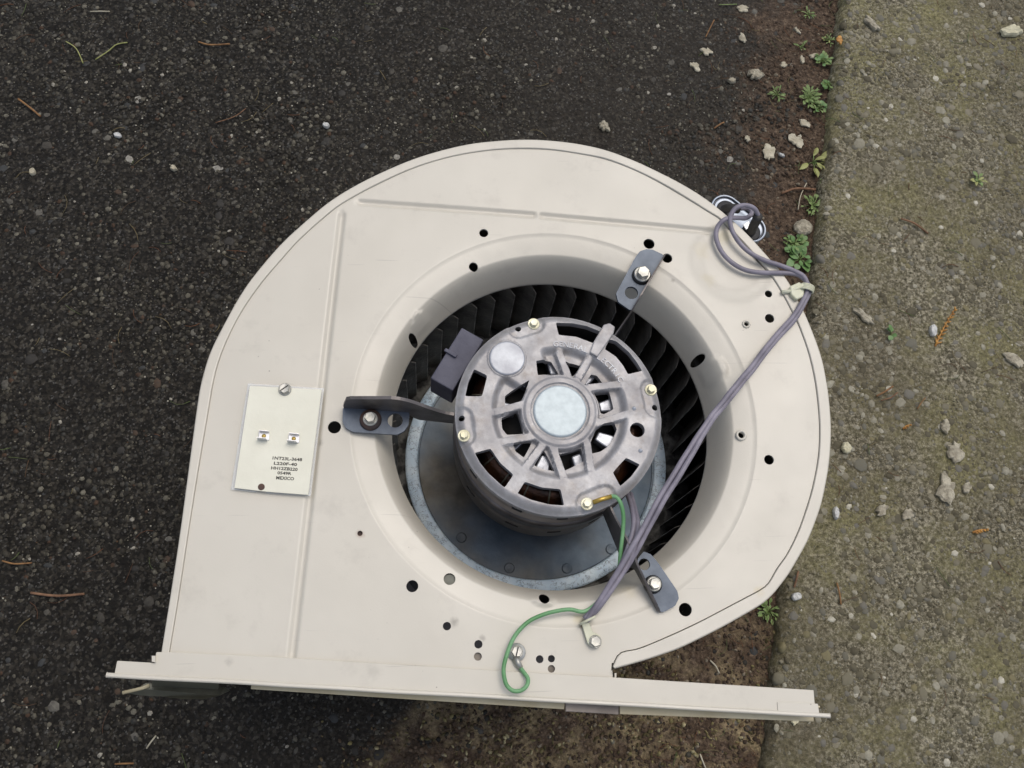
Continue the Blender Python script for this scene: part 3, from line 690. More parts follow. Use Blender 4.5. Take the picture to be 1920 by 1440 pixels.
stick('needle', [(1311, 1413), (1317, 1430), (1322, 1440)], .0007, M['dry'], 'straw coloured needle at the bottom picture edge', 'needle')
stick('needle', [(276, 1403), (285, 1391), (294, 1379)], .0007, M['dry'], 'pale straw piece below the left end of the flange', 'needle')
stick('needle', [(6, 1052), (30, 1058), (62, 1056)], .0008, M['brown_needle'], 'brown needle at the lower left border', 'needle')
stick('needle', [(60, 1112), (110, 1118), (160, 1114)], .0012, M['twig'], 'reddish brown needle spray on the lower left asphalt', 'needle')
stick('needle', [(217, 1432), (240, 1431), (252, 1431)], .0008, M['brown_needle'], 'brown needle at the bottom left edge', 'needle')

# weeds
def leaf_mesh(name, mat, wr=.62, cup=.12):
    V = []; Fc = []; n = 6
    for i in range(n + 1):
        t_ = i / n; hw = wr * .5 * math.sin(math.pi * min(.98, t_ * .92 + .06)) ** .8
        z = cup * math.sin(math.pi * t_)
        V += [(t_, -hw, z + cup * .5), (t_, 0, z), (t_, hw, z + cup * .5)]
    for i in range(n): Fc += [(3 * i, 3 * i + 1, 3 * i + 4, 3 * i + 3), (3 * i + 1, 3 * i + 2, 3 * i + 5, 3 * i + 4)]
    me = bpy.data.meshes.new(name); me.from_pydata(V, [], Fc); me.polygons.foreach_set('use_smooth', [True] * len(Fc)); me.materials.append(mat); return me
LM = {'g': leaf_mesh('leaf', M['leaf'], .6), 'y': leaf_mesh('leaf', M['leaf_yellow'], .42), 'r': leaf_mesh('leaf', M['clover'], .95), 'n': leaf_mesh('leaf', M['leaf'], .28)}
def weed(px, py, rpx, kinds, n, label, size=.7, name='weed', zup=.004, slabside=None):
    n = int(n * 2.1); rpx = rpx * 1.3; c = gp(px, py, slabside); root = empty(name, c); tag(root, label, 'weed', None); k = F / (CAMZ - c.z); st = G()
    for i in range(n):
        a = rnd.uniform(0, 6.28); d = rpx / k * math.sqrt(rnd.random()) * .8
        p = c + Vector((math.cos(a) * d, math.sin(a) * d, zup * rnd.uniform(.4, 1.4)))
        st.tube([c + Vector((0, 0, .0005)), c.lerp(p, .5) + Vector((0, 0, .002)), p], .00035, 4)
        o = bpy.data.objects.new('leaf', LM[rnd.choice(kinds)]); COL.objects.link(o); o.parent = root; o.location = p - c
        s = 1.0 * rpx / k * size * rnd.uniform(.6, 1.15); o.scale = (s, s, s)
        o.rotation_euler = (rnd.uniform(-.45, .45), rnd.uniform(-.5, .1), a + rnd.uniform(-.9, .9))
    st.mk('stem', M['leaf'], root, True); return root
weed(1540, 116, 15, 'gr', 12, 'green weed cluster in the joint beside the upper pavement edge', .6, slabside=False)
weed(1551, 160, 13, 'gr', 12, 'green weed pressed against the pavement just below the uppermost cluster', .6, slabside=False)
weed(1515, 186, 21, 'gn', 22, 'spreading feathery weed with grassy blades left of the pavement edge', .5, slabside=False)
weed(1455, 180, 12, 'n', 8, 'tiny sparse weed on the soil left of the feathery one', .8, slabside=False)
weed(1553, 79, 10, 'yn', 8, 'small yellow green weed next to the mustard leaf', .8, slabside=False)
weed(1523, 306, 19, 'y', 6, 'yellow weed with paddle-shaped leaves right of the leaf scraps', 1.0, slabside=False)
weed(1522, 388, 20, 'gn', 18, 'grey green ragged weed between twig and beige clump', .5, slabside=False)
weed(1488, 458, 20, 'rg', 24, 'bright clover-like weed beside the beige clump', .5, slabside=False)
weed(1498, 488, 18, 'r', 8, 'two or three large bright round leaves under the clover-like weed', .85, slabside=False)
weed(1831, 341, 12, 'gy', 7, 'small isolated green weed on the right part of the pavement', .9)
weed(1669, 627, 7, 'r', 3, 'single round bright green leaf on the pavement', 1.3)
weed(1440, 1146, 16, 'gn', 16, 'dark green weed in the joint under the lower housing corner', .5, slabside=False)
weed(1535, 205, 14, 'gr', 9, 'small pale green weed between the feathery weed and the pavement edge', .6, slabside=False)
weed(1500, 90, 9, 'n', 6, 'few thin green blades left of the mustard leaf', .9, slabside=False)
weed(1545, 350, 9, 'g', 6, 'tiny green weed in the joint above the ragged weed', .7, slabside=False)
weed(1513, 30, 10, 'n', 6, 'few grass-like green shoots at the top of the soil strip', .9, slabside=False)

# ------------------------------------------------------------------ BLOWER
AX = Vector((.0906, .1803, 0))
root = empty('blower', (AX.x, AX.y, 0))
tag(root, 'cream metal centrifugal blower with its motor in the round inlet, lying on asphalt and pavement', 'blower')
ax = Vector((AX.x, AX.y, PZ))

outc = resample(catmull(PP(OUT), 6), 300); innc = resample(catmull(PP(INN), 6), 300)

# --- upper side plate: scroll face, ribs, inlet ring, holes in one pressed sheet
RC, RO, RB = .1428, .1155, .1265
def venturi(r):
    if r >= RC: return 0
    if r > RB: t_ = (RC - r) / (RC - RB); return -.0006 * ss(0, .12, t_) - .0030 * t_ ** 1.3
    t_ = (RB - r) / (RB - RO); a = min(1, t_) * math.pi / 2
    return -.0036 - .0105 * t_ - .0165 * (1 - math.cos(a))
RIB = [((641, 402), (547, 1230)), ((676, 379), (1000, 403)), ((1000, 403), (1333, 433))]
RIBW = [[P(*a), P(*b)] for a, b in RIB]
dent_c = P(1372, 492); dent2 = P(1340, 470)
embs = [(P(793, 596), .007), (P(1345, 690), .008), (P(1022, 1112), .008)]
def zplate(x, y):
    r = math.hypot(x - ax.x, y - ax.y); z = PZ + venturi(r)
    if r > RC:
        for i, (a, b) in enumerate(RIBW):
            d, t_ = segd(x, y, a, b)
            if d < .006:
                h = .0019 * (1 - ss(.0006, .0034, d)); z -= h
                break
        dd = math.hypot(x - dent_c.x, y - dent_c.y)       # shallow pressed dish under the wire loop
        if dd < .05 and x < dent_c.x + .035:
            z -= .0013 * ss(.034, .028, dd) * ss(.0, .02, r - RC)
            z -= .0009 * ss(.026, .020, dd) * ss(.0, .02, r - RC)
        # waviness of thin sheet
        z += .0005 * noise.noise(Vector((x * 14, y * 14, 0))) * ss(0, .02, r - RC)
    if .118 < r < .142:
        for c, q in embs:
            d = math.hypot(x - c.x, y - c.y)
            if d < q * 1.6: z += .0022 * (1 - ss(q * .9, q * 1.15, d))
    return z
HOLES = [(907,437,9.5),(888,497,9.5),(1217,457,12),(1251,484,11),(1441,551,8),(1443,597,10),(1399,608,4.6),(1391,815,6),(1442,862,10),(1285,1143,12.5),(843,1085,11),(773,1099,11),(838,1174,7.5),(897,1208,7.5),(896,1231,7.2),(1012,1236,7),(1034,1235,6.5),(1034,1254,6.7),(627,801,12.5),(675,1000,5),(490,913,7),(1321,661,9.5),(774,620,9),(1022,1121,10)]
kpl = F / (CAMZ - PZ)
holes = []
for a, b, r_ in HOLES:
    p = P(a, b); holes.append(circle2((p.x, p.y), r_ / kpl, 22))
holes.append(xy(PP([(1147, 1243), (1152, 1243), (1151, 1257), (1146, 1257)])))
opening = circle2((ax.x, ax.y), RO, 240)
plate_outer = []
gap = .0007
for i, p in enumerate(innc):
    t_ = (innc[min(i + 1, 299)] - innc[max(i - 1, 0)]).normalized(); nm_ = Vector((t_.y, -t_.x, 0))
    plate_outer.append(p + nm_ * (.0003 + .00022 * ss(110, 190, i)))
plate_outer += PP([(1149, 1267), (1148, 1285), (318, 1240)])
po = xy(plate_outer)
pts = []; ring_loops = []
for x in np.arange(-.26, .36, .0032):
    for y in np.arange(-.06, .44, .0032):
        r = math.hypot(x - ax.x, y - ax.y)
        if r > RC + .0035 and min(segd(x, y, a, b)[0] for a, b in RIBW) > .0065: pts.append((x + rnd.uniform(-.0004, .0004), y + rnd.uniform(-.0004, .0004)))
for a, b in RIBW:
    d = (b - a); L = d.length; d.normalize(); nm_ = Vector((-d.y, d.x, 0))
    for t_ in np.arange(-.006, L + .006, .003):
        for s in (-.006, -.0044, -.0034, -.0026, -.0018, -.0010, -.0004, .0004, .0010, .0018, .0026, .0034, .0044, .006):
            q = a + d * t_ + nm_ * s; pts.append((q.x, q.y))
for r in [RC + .0022, RC + .0009, RC, RC - .0006] + list(np.linspace(RC - .002, RB + .0008, 9)) + [RB] + list(np.linspace(RB - .0005, RO + .0002, 16)):
    ring_loops.append(circle2((ax.x, ax.y), r, 240))
gs, ns = sheet(po, [opening] + holes, zplate, pts, .0016, rings=ring_loops)
plate = gs.mk('side_plate', M['paint'], root, [True] * ns + [False] * (len(gs.F) - ns))
tag(plate, 'cream pressed side plate with ribs, drilled holes and rolled inlet')
for a, b, r_, mt in ((896, 1231, 8.4, 'backing'), (1034, 1254, 8, 'backing'), (843, 1088, 12, 'backing_dark'), (675, 1000, 6.5, 'rust')):
    p = P(a, b); p.z = zplate(p.x, p.y) - .0022; gg = G(); gg.lathe(p, [(0, 0), (r_ / kpl, 0), (r_ / kpl, -.0006)], 20); gg.mk('backing_tab', M[mt], root)
# inlet lip turned down inside
gl = G(); gl.lathe(ax, [(RO, venturi(RO) - .0001), (RO - .0001, -.0325), (RO + .0008, -.034), (RO + .0018, -.0325)], 240)
gl.mk('inlet_lip', M['paint'], root, True)
# raised collars round two small holes
for (a, b, r1, r2) in ((1399, 608, 5.2, 9), (1391, 815, 6.5, 11)):
    p = P(a, b); p.z = zplate(p.x + .004, p.y); gg = G()
    gg.lathe(p, [(r1 / kpl, -.0012), (r1 / kpl, .0008), ((r1 + r2) / 2 / kpl, .0012), (r2 / kpl, .0006), (r2 / kpl, -.001)], 24); gg.mk('hole_collar', M['paint'], root, True)
# --- rolled rim band round the scroll
gb = G(); n_ = 300
for i in range(n_):
    a, b = outc[i], innc[i]
    d = (b - a); Lb = d.length; d.normalize()
    wv = .0003 * noise.noise(Vector((i * .12, 0, 3)))
    for s, z in ((0, -.010), (0, -.0012), (.0003, .0005), (.0008, .00105), (.0011, .0012), (.0015, .0012), (Lb * .5, .0012), (Lb - .0010, .0012 + wv), (Lb - .0005, .0012 + wv), (Lb - .0001, .0009 + wv), (Lb, -.0014)):
        gb.V.append(a + d * s + Vector((0, 0, z)))
for i in range(n_ - 1):
    for q in range(10): gb.F.append((i * 11 + q, (i + 1) * 11 + q, (i + 1) * 11 + q + 1, i * 11 + q + 1))
rim = gb.mk('rim_band', M['paint'], root, True)
for me_ in [rim.data]:
    at = me_.attributes.new('sharp_edge', 'BOOLEAN', 'EDGE')
# --- scroll wall, closing lower plate
gw = G()
wall_o = outc; m_ = len(wall_o)
for i, p in enumerate(wall_o):
    t_ = (wall_o[min(i + 1, m_ - 1)] - wall_o[max(i - 1, 0)]).normalized(); nm_ = Vector((t_.y, -t_.x, 0))
    q = p + nm_ * .0004; r_ = p + nm_ * .0016
    for v in ((q.x, q.y, PZ - .009), (q.x, q.y, .008), (r_.x, r_.y, .008), (r_.x, r_.y, PZ - .009)): gw.V.append(Vector(v))
for i in range(m_ - 1):
    for q in range(4): gw.F.append((i * 4 + q, (i + 1) * 4 + q, (i + 1) * 4 + (q + 1) % 4, i * 4 + (q + 1) % 4))
gw.mk('scroll_wall', M['paint'], root, True)
lo_out = [Vector((p.x, p.y, .010)) for p in outc[::3]] + [Vector((p.x, p.y, .010)) for p in PP([(1153, 1285), (300, 1268)])]
gg = G(); gg.prism(lo_out, (0, 0, -.0035)); gg.mk('lower_side_plate', M['shell'], root)  # dark steel instead of paint deepens the shade seen through the holes
# --- outlet flange (upper leg), step at its right end, folded lip
gf = G()
fl = PP([(221, 1239), (291, 1243), (294, 1223), (318, 1222.5), (500, 1231), (820, 1250.5), (1147, 1270), (1524, 1294), (1526, 1319), (1531, 1319.5), (1534, 1342), (1000, 1314), (600, 1291), (215, 1268)])
gf.prism([p + Vector((0, 0, .0005)) for p in fl][::-1], (0, 0, .0013))
o = bev(gf.mk('outlet_flange', M['paint'], root), .0005)
gf = G(); gf.prism([p + Vector((0, 0, .0018)) for p in PP([(1455, 1316), (1531, 1319.5), (1534, 1340), (1456, 1335)])][::-1], (0, 0, .0006)); bev(gf.mk('flange_step', M['paint'], root), .0003)
gf = G(); lipa, lipb = P(200, 1266, PZ + .0018), P(1556, 1342.5, PZ + .0018)
d = (lipb - lipa).normalized(); nn = Vector((d.y, -d.x, 0))
secs = [(-.0016, .0004), (-.0010, .0012), (.0004, .0014), (.0012, .0006), (.0013, -.006), (.0001, -.006), (-.0002, -.0006), (-.0016, -.0008)]
for e in np.linspace(0, 1, 60):
    c = lipa.lerp(lipb, e) + nn * (.0004 * noise.noise(Vector((e * 9, 0, 0))))
    gf.V += [c + nn * s + Vector((0, 0, z)) for s, z in secs]
for i in range(59):
    for q in range(8): gf.F.append((i * 8 + q, (i + 1) * 8 + q, (i + 1) * 8 + (q + 1) % 8, i * 8 + (q + 1) % 8))
gf.F += [tuple(range(8))[::-1], tuple(range(59 * 8, 60 * 8))]
bev(gf.mk('folded_lip', M['paint'], root), .0003)
# lower return of the lip, a yellowish reflection put into its colour, in two lengths
for a_, b_, mt in (((470, 1292), (1058, 1330), M['paint_edge']), ((1060, 1334), (1160, 1340), M['shell']), ((1162, 1339), (1526, 1353), M['paint_edge'])):
    gf = G(); p1 = P(*a_, PZ - .012); p2 = P(*b_, PZ - .012); q1 = p1 - nn * .010; q2 = p2 - nn * .010
    gf.prism([p1, p2, q2, q1], (0, 0, -.0014)); gf.prism([q1 + Vector((0, 0, .0002)), q2 + Vector((0, 0, .0002)), q2 + Vector((0, 0, .0115)), q1 + Vector((0, 0, .0115))], nn * .0012); bev(gf.mk('lip_return', mt, root), .0004)
# outlet frame below: four sides of the discharge duct and the lower leg of the flange
gf = G(); d1, d2 = P(318, 1262), P(1150, 1310)
for a_, b_ in ((d1, d2),):
    gf.prism([Vector((a_.x, a_.y, PZ - .004)), Vector((b_.x, b_.y, PZ - .004)), Vector((b_.x, b_.y, PZ - .03)), Vector((a_.x, a_.y, PZ - .03))], -nn * .0012)
gf.mk('duct_lip', M['paint'], root)
gf = G(); a_, b_ = P(200, 1262), P(1550, 1338)
gf.prism([Vector((a_.x, a_.y, .004)), Vector((b_.x, b_.y, .004)), Vector((b_.x, b_.y, .004)) - nn * .008, Vector((a_.x, a_.y, .004)) - nn * .008], (0, 0, .0014))
gf.mk('lower_flange', M['paint'], root)
c_ = P(1153, 1262); gf = G(); gf.prism([Vector((c_.x, c_.y, .01)), Vector((c_.x, c_.y, PZ - .001)), Vector((c_.x, c_.y, PZ - .001)) + nn * .018, Vector((c_.x, c_.y, .01)) + nn * .018], (.0012, 0, 0)); gf.mk('duct_side', M['paint'], root)
# bent sheet tab seen under the left end of the flange
zt = PZ - .05; tabp = [(232, 1299), (262, 1291), (275, 1281), (420, 1288), (428, 1295), (412, 1304), (386, 1311), (345, 1311), (300, 1306), (262, 1304)]
gf = G(); tp = PP(tabp, zt)
gf.prism([p + Vector((0, 0, .004 * math.sin(i * 1.3))) for i, p in enumerate(tp)][::-1], (0, 0, -.0012)); tag(gf.mk('bent_tab', M['flap'], root), 'dull bent sheet tab showing under the left end of the flange')
gf = G(); l1, l2 = P(285, 1283, zt), P(410, 1289, zt); m1, m2 = P(285, 1262, PZ - .0015), P(410, 1268, PZ - .0015)
gf.prism([l1, l2, m2, m1], nn * .0012); gf.mk('tab_leg', M['flap'], root)
gf = G(); gf.tube(PP([(230, 1299), (268, 1290), (280, 1285)], zt + .003), .0012, 6); gf.mk('tab_edge', M['paint_edge'], root, True)
gf = G(); gf.prism(PP([(288, 1230), (294, 1230), (294, 1242), (288, 1241)], PZ + .0005)[::-1], (0, 0, .004)); gf.mk('corner_tab', M['paint'], root)

# --- wheel
wheel_z = PZ - .130
gd = G(); gd.lathe(Vector((ax.x, ax.y, wheel_z)), [(.0, 0), (.03, 0), (.05, -.0005), (.090, 0), (.0963, .0003), (.0973, .0004), (.0976, .0052), (.0979, .0062), (.0990, .0066), (.1068, .0064), (.1076, .006), (.1080, .0045), (.1100, .0038), (.1138, .0036), (.1285, .003), (.1285, .0), (.0, -.002)], 180)
wheel = gd.mk('blower_wheel', M['disc'], root, True)
me = wheel.data; me.materials.append(M['rim']); me.materials.append(M['dusty'])
for pl in me.polygons:
    r = math.hypot(pl.center.x, pl.center.y)
    if .0972 < r < .1079: pl.material_index = 1
    elif r > .1079: pl.material_index = 2
for a_, b_ in ((865, 1008), (955, 1065), (1063, 1066), (1145, 1030)):       # rivets of the disc
    p = P(a_, b_, wheel_z + .0003); gg = G(); gg.lathe(p, [(.0042, 0), (.0038, .0009), (.0028, .0006), (0, .0004)], 20); gg.mk('rivet', M['disc'], wheel, True)
NB = 44; bm_blade = None
def blade_geo():
    V = []; Fc = []; zt_, zb = -.0345, -.127; ns_ = 7
    for k in range(ns_):
        s = k / (ns_ - 1); r = .1138 + .0140 * s; a = .150 * s
        top = zt_ - .011 * max(0, 1 - s / .34)
        tg = Vector((-math.sin(a), math.cos(a), 0)) * .0004
        for sg in (-1, 1):
            for z in (top, zb): V.append(Vector((r * math.cos(a), r * math.sin(a), PZ + z)) + tg * sg)
    for k in range(ns_ - 1):
        b0, b1 = 4 * k, 4 * k + 4
        Fc += [(b0, b0 + 1, b1 + 1, b1), (b0 + 2, b1 + 2, b1 + 3, b0 + 3), (b0, b1, b1 + 2, b0 + 2)]
    Fc += [(0, 2, 3, 1), (24, 25, 27, 26)]
    me = bpy.data.meshes.new('blade'); me.from_pydata(V, [], Fc); me.materials.append(M['blade']); me.materials.append(M['blade_edge'])
    me.polygons[len(Fc) - 2].material_index = 1
    for k in (2, 5): me.polygons[k].material_index = 1
    return me
bmsh = blade_geo()
for i in range(NB):
    o = bpy.data.objects.new('blade', bmsh); COL.objects.link(o); o.parent = wheel
    o.rotation_euler = (0, 0, 6.28318 * (i + .35) / NB + rnd.uniform(-.008, .008))
gg = G(); gg.lathe(ax, [(.1235, -.0370), (.1235, -.0350), (.1285, -.0345), (.1290, -.0370), (.1285, -.0390)], 120); gg.mk('end_ring', M['blade'], wheel, True)
gg = G(); gg.lathe(ax, [(.1280, -.131), (.1280, -.245), (.0, -.245)], 90); gg.mk('light_block_drum', M['dark'], wheel, True)  # solid drum for the unseen rear blades, added to block light inside
gg = G(); gg.lathe(ax, [(.1360, -.036), (.1360, -.245)], 90); gg.mk('light_block_shroud', M['dark'], wheel, True)  # dark cylinder behind the blades, added to stop light through their gaps

# --- motor (axis slightly off the wheel's)
mz = PZ + .0145
mc = Vector((.0906, .1801, mz)); RM = .0714
def mp(zx, zy): return P(720 + zx / 3, 500 + zy / 3, mz)      # coordinates of the 3x enlargement
def ml(px, py): p = P(px, py, mz); return p
gm = G(); gm.lathe(Vector((mc.x, mc.y, PZ)), [(.0690, .0095), (.0706, .0075), (.0708, .0025), (.0697, .002), (.0695, -.016), (.0701, -.0165), (.0701, -.080), (.0680, -.086), (.050, -.090), (0, -.090)], 96)
motor = gm.mk('motor', M['shell'], root, True); tag(motor, 'round electric motor with cast aluminium end cover in the inlet')
# cover
slots = [[(95,200),(350,210),(560,250),(760,330),(700,465),(650,505),(400,410),(140,385)], [(905,450),(1010,480),(1200,640),(1310,790),(1392,925),(1180,975),(1110,850),(1000,710),(835,600),(850,550)]]
SL = [[(1030 + a / 8, 580 + b / 8) for a, b in s] for s in slots]
SL.append([(1174, 858), (1200, 871), (1184, 893), (1163, 912), (1149, 886), (1160, 873)])
SL.append([(984, 903), (1016, 914), (1051, 917), (1058, 948), (1030, 946), (995, 937), (970, 925)])
SL.append([(890, 849), (920, 841), (938, 868), (963, 890), (946, 915), (915, 887), (900, 868)])
SL.append([(889, 692), (914, 704), (904, 743), (872, 743), (878, 716)])
OPN = [[(855,530),(905,520),(945,520),(990,595),(865,612)], [(1018,535),(1060,530),(1112,545),(1092,580),(1065,607)], [(1172,592),(1205,600),(1235,640),(1180,648),(1133,652)],
       [(1187,700),(1275,690),(1300,790),(1245,818),(1225,812),(1212,750)], [(1305,872),(1240,880),(1200,905),(1165,985),(1172,1042),(1225,1030),(1270,1000),(1300,950),(1318,905)],
       [(980,1048),(1060,1030),(1115,1010),(1132,1085),(1020,1140)], [(905,1022),(968,1142),(905,1130),(848,1108)], [(728,990),(838,975),(792,1064),(745,1030)],
       [(755,802),(772,860),(790,930),(695,935),(668,900),(663,840)], [(818,637),(800,690),(778,742),(685,775),(683,715),(730,680),(770,665)]]
OP = [[(720 + a / 3, 500 + b / 3) for a, b in s] for s in OPN]
def roundpoly(pp):
    q = []
    n = len(pp)
    for i in range(n):
        a, b, c = pp[i - 1], pp[i], pp[(i + 1) % n]
        for t_, o_ in ((.18, a), (.06, a), (-1, None), (.06, c), (.18, c)):
            if o_ is None: continue
            q.append(b.lerp(o_, t_) if t_ > .1 else (b * .93 + a.lerp(c, .5) * .07) * .5 + b.lerp(o_, t_) * .5)
    return q
mholes = [xy(roundpoly(PP(s, mz))) for s in SL] + [xy(roundpoly(PP(s, mz))) for s in OP]
km = F / (CAMZ - mz)
for a, b, r_ in ((972, 615, 6.2), (1229, 763, 6.2), (866, 783, 6), (1195, 806, 15)):
    p = P(a, b, mz); mholes.append(circle2((p.x, p.y), r_ / km, 20))
spk = [((985,480),(1035,615)), ((1150,520),(1092,625)), ((1330,660),(1150,680)), ((1360,830),(1190,882)), ((1165,1150),(1142,985)), ((1012,1190),(948,1005)), ((790,1140),(890,1005)), ((650,985),(840,952)), ((620,818),(800,768)), ((840,480),(860,620))]
spw = [(mp(*a), mp(*b)) for a, b in spk]
hubc = P(1050, 771, mz); bossc = P(950.5, 672.5, mz)
lugs = [((1001, 606), (972, 615)), ((1221, 730), (1229, 763)), ((870, 816), (866, 783)), ((1101, 944), (1135, 930))]
lugw = [(P(*a, mz), P(*b, mz)) for a, b in lugs]
def zcov(x, y):
    r = math.hypot(x - mc.x, y - mc.y); z = mz
    if r > .0655: z -= .0045 * min(1, (r - .0655) / .0052) ** 2
    if r > .0640 and r < .0665: z += .0002
    rh = math.hypot(x - hubc.x, y - hubc.y)
    ang = math.degrees(math.atan2(y - hubc.y, x - hubc.x))
    pk = ss(.0262, .0280, rh) * (1 - ss(.0425, .0475, rh))
    if 100 < ang < 150:
        pk *= 1 - ss(100, 106, ang) * (1 - ss(144, 150, ang))
    if pk > 0:
        ds = min(segd(x, y, a, b)[0] for a, b in spw); pk *= ss(.0025, .0031, ds)
        z -= .0052 * pk
    if rh < .0255: z += .0011 * (1 - ss(.0235, .0255, rh))
    if rh < .0202: z -= .0012
    rb = math.hypot(x - bossc.x, y - bossc.y)
    z += .0013 * (1 - ss(.0130, .0138, rb)) - .0009 * (1 - ss(.0, .0007, abs(rb - .0128)))
    if r > .045:
        for a, b in lugw:
            d, _t = segd(x, y, a, b)
            if d < .0095: z -= .0016 * (1 - ss(.0068, .0078, d)); break
    z += .00012 * noise.noise(Vector((x * 300, y * 300, 2)))
    return z
pts = []
for r in list(np.arange(.001, .0706, .00105)):
    n = max(6, int(6.28 * r / .00105))
    for i in range(n): pts.append((mc.x + r * math.cos(6.28318 * (i + .5 * rnd.random()) / n), mc.y + r * math.sin(6.28318 * (i + .5 * rnd.random()) / n)))
for rr in (.0128, .0124, .0132, .0138):
    for i in range(90): pts.append((bossc.x + rr * math.cos(i * .0698), bossc.y + rr * math.sin(i * .0698)))
for rr in (.0202, .0200, .0235, .0255):
    for i in range(120): pts.append((hubc.x + rr * math.cos(i * .05236), hubc.y + rr * math.sin(i * .05236)))
crs = [circle2((hubc.x, hubc.y), r, 110) for r in (.0199, .0203, .0234, .0246, .0256, .0263, .0281)] + [circle2((bossc.x, bossc.y), r, 80) for r in (.0122, .0128, .0134, .0139)]
def capsule(a, b, r, n=14):
    d = Vector((b.x - a.x, b.y - a.y, 0)).normalized(); e = Vector((-d.y, d.x, 0)); o_ = []
    for c, sg in ((b, 1), (a, -1)):
        for i in range(n + 1):
            th = -math.pi / 2 + math.pi * i / n; q = c + d * (sg * r * math.cos(th)) + e * (sg * r * math.sin(th)); o_.append(q)
    return [p for p in o_]
for a, b in lugw:
    for r in (.0067, .0079):
        cp = capsule(a, b, r)
        if all(math.hypot(q.x - mc.x, q.y - mc.y) < RM - .0006 for q in cp): crs.append(xy(cp))
for a, b in spw[:9]:
    d = (b - a).normalized(); e = Vector((-d.y, d.x, 0)); L_ = (b - a).length; n_s = 12
    for wd_ in (.0024, .0032):
        crs.append(xy([a + d * (L_ * i / n_s) + e * wd_ for i in range(n_s + 1)] + [a + d * (L_ * (n_s - i) / n_s) - e * wd_ for i in range(n_s + 1)]))
gs, ns = sheet(circle2((mc.x, mc.y), RM, 200), mholes, zcov, pts, .0062, rings=crs)
cover = gs.mk('end_cover', M['cast'], motor, [True] * ns + [False] * (len(gs.F) - ns))
gg = G(); gg.lathe(Vector((hubc.x, hubc.y, mz)), [(.0, .0012), (.0160, .0012), (.0170, .0012), (.0176, .0011), (.0183, .0006), (.0186, -.0002), (.0190, -.0010), (.0196, -.0008), (.0202, .0002)], 72); tag(gg.mk('bearing_cap', M['zinc'], motor, True), 'pale bluish round bearing cap in the middle of the cover')
gg = G(); gg.lathe(Vector((bossc.x, bossc.y, mz)), [(.0, .00165), (.0108, .00165), (.0115, .00163), (.0119, .0015), (.0123, .0012)], 60); gg.mk('round_boss', M['cast_bright'], motor, True)
# raised lug bar on the rim of the cover
q = [P(1119, 671, mz), P(1105, 663, mz), P(1112, 643, mz), P(1131, 611, mz), P(1142, 608, mz), P(1152, 615, mz), P(1149, 628, mz)]
gg = G(); gg.prism([v + Vector((0, 0, -.0035)) for v in q][::-1], (0, 0, .0062)); bev(gg.mk('raised_lug', M['cast'], motor), .0007)
for a, b, r_ in ((1189, 766, 4.5), (1201, 845, 3.5)):
    p = P(a, b, mz); gg = G(); gg.lathe(Vector((p.x, p.y, mz)), [(.0, .0011), (.0012, .0008), (.0016, -.0002)], 16); gg.mk('casting_pip', M['cast_bright'], motor, True)
def hexscrew(name, c, rh, hh, rw, mat, parent, slot=None, n=6, rot=0., washer=True, mat_w=None):
    g1 = G(); c = Vector(c)
    A = [(math.cos(6.28318 * i / n + rot), math.sin(6.28318 * i / n + rot)) for i in range(n)]
    for r_, z in ((1, 0), (1, hh * .8), (.88, hh), (.35, hh * .97)):
        g1.V += [c + Vector((a * rh * r_, b * rh * r_, z)) for a, b in A]
    for q_ in range(3): g1.F += [(q_ * n + i, q_ * n + (i + 1) % n, (q_ + 1) * n + (i + 1) % n, (q_ + 1) * n + i) for i in range(n)]
    g1.F.append(tuple(range(3 * n, 4 * n)))
    o = g1.mk(name, mat, parent)
    if washer:
        g2 = G(); g2.lathe(c, [(rh * .7, .0004), (rw * .9, .0006), (rw, .0001), (rw, -.0006)], 28)
        me_o = o.data
        V2 = [tuple(v - OFF[parent.name]) for v in g2.V]; k = len(me_o.vertices)
        me2 = bpy.data.meshes.new(name); me2.from_pydata([tuple(v.co) for v in me_o.vertices] + V2, [], [tuple(p.vertices) for p in me_o.polygons] + [tuple(i + k for i in f) for f in g2.F])
        me2.materials.append(mat); o.data = me2
    if slot is not None:
        d_ = Vector((math.cos(slot), math.sin(slot), 0)); e_ = Vector((-d_.y, d_.x, 0)); g3 = G()
        cc = c + Vector((0, 0, hh + .00005)); R = rh * .86
        g3.prism([cc + d_ * R + e_ * .0004, cc + d_ * R - e_ * .0004, cc - d_ * R - e_ * .0004, cc - d_ * R + e_ * .0004], (0, 0, .00005))
        return o, g3
    return o
for i, (a, _b) in enumerate(lugw):
    hexscrew('screw', Vector((a.x, a.y, mz - .0014)), .0028, .0036, .0043, M['screw_yellow'], motor, rot=.3 * i)
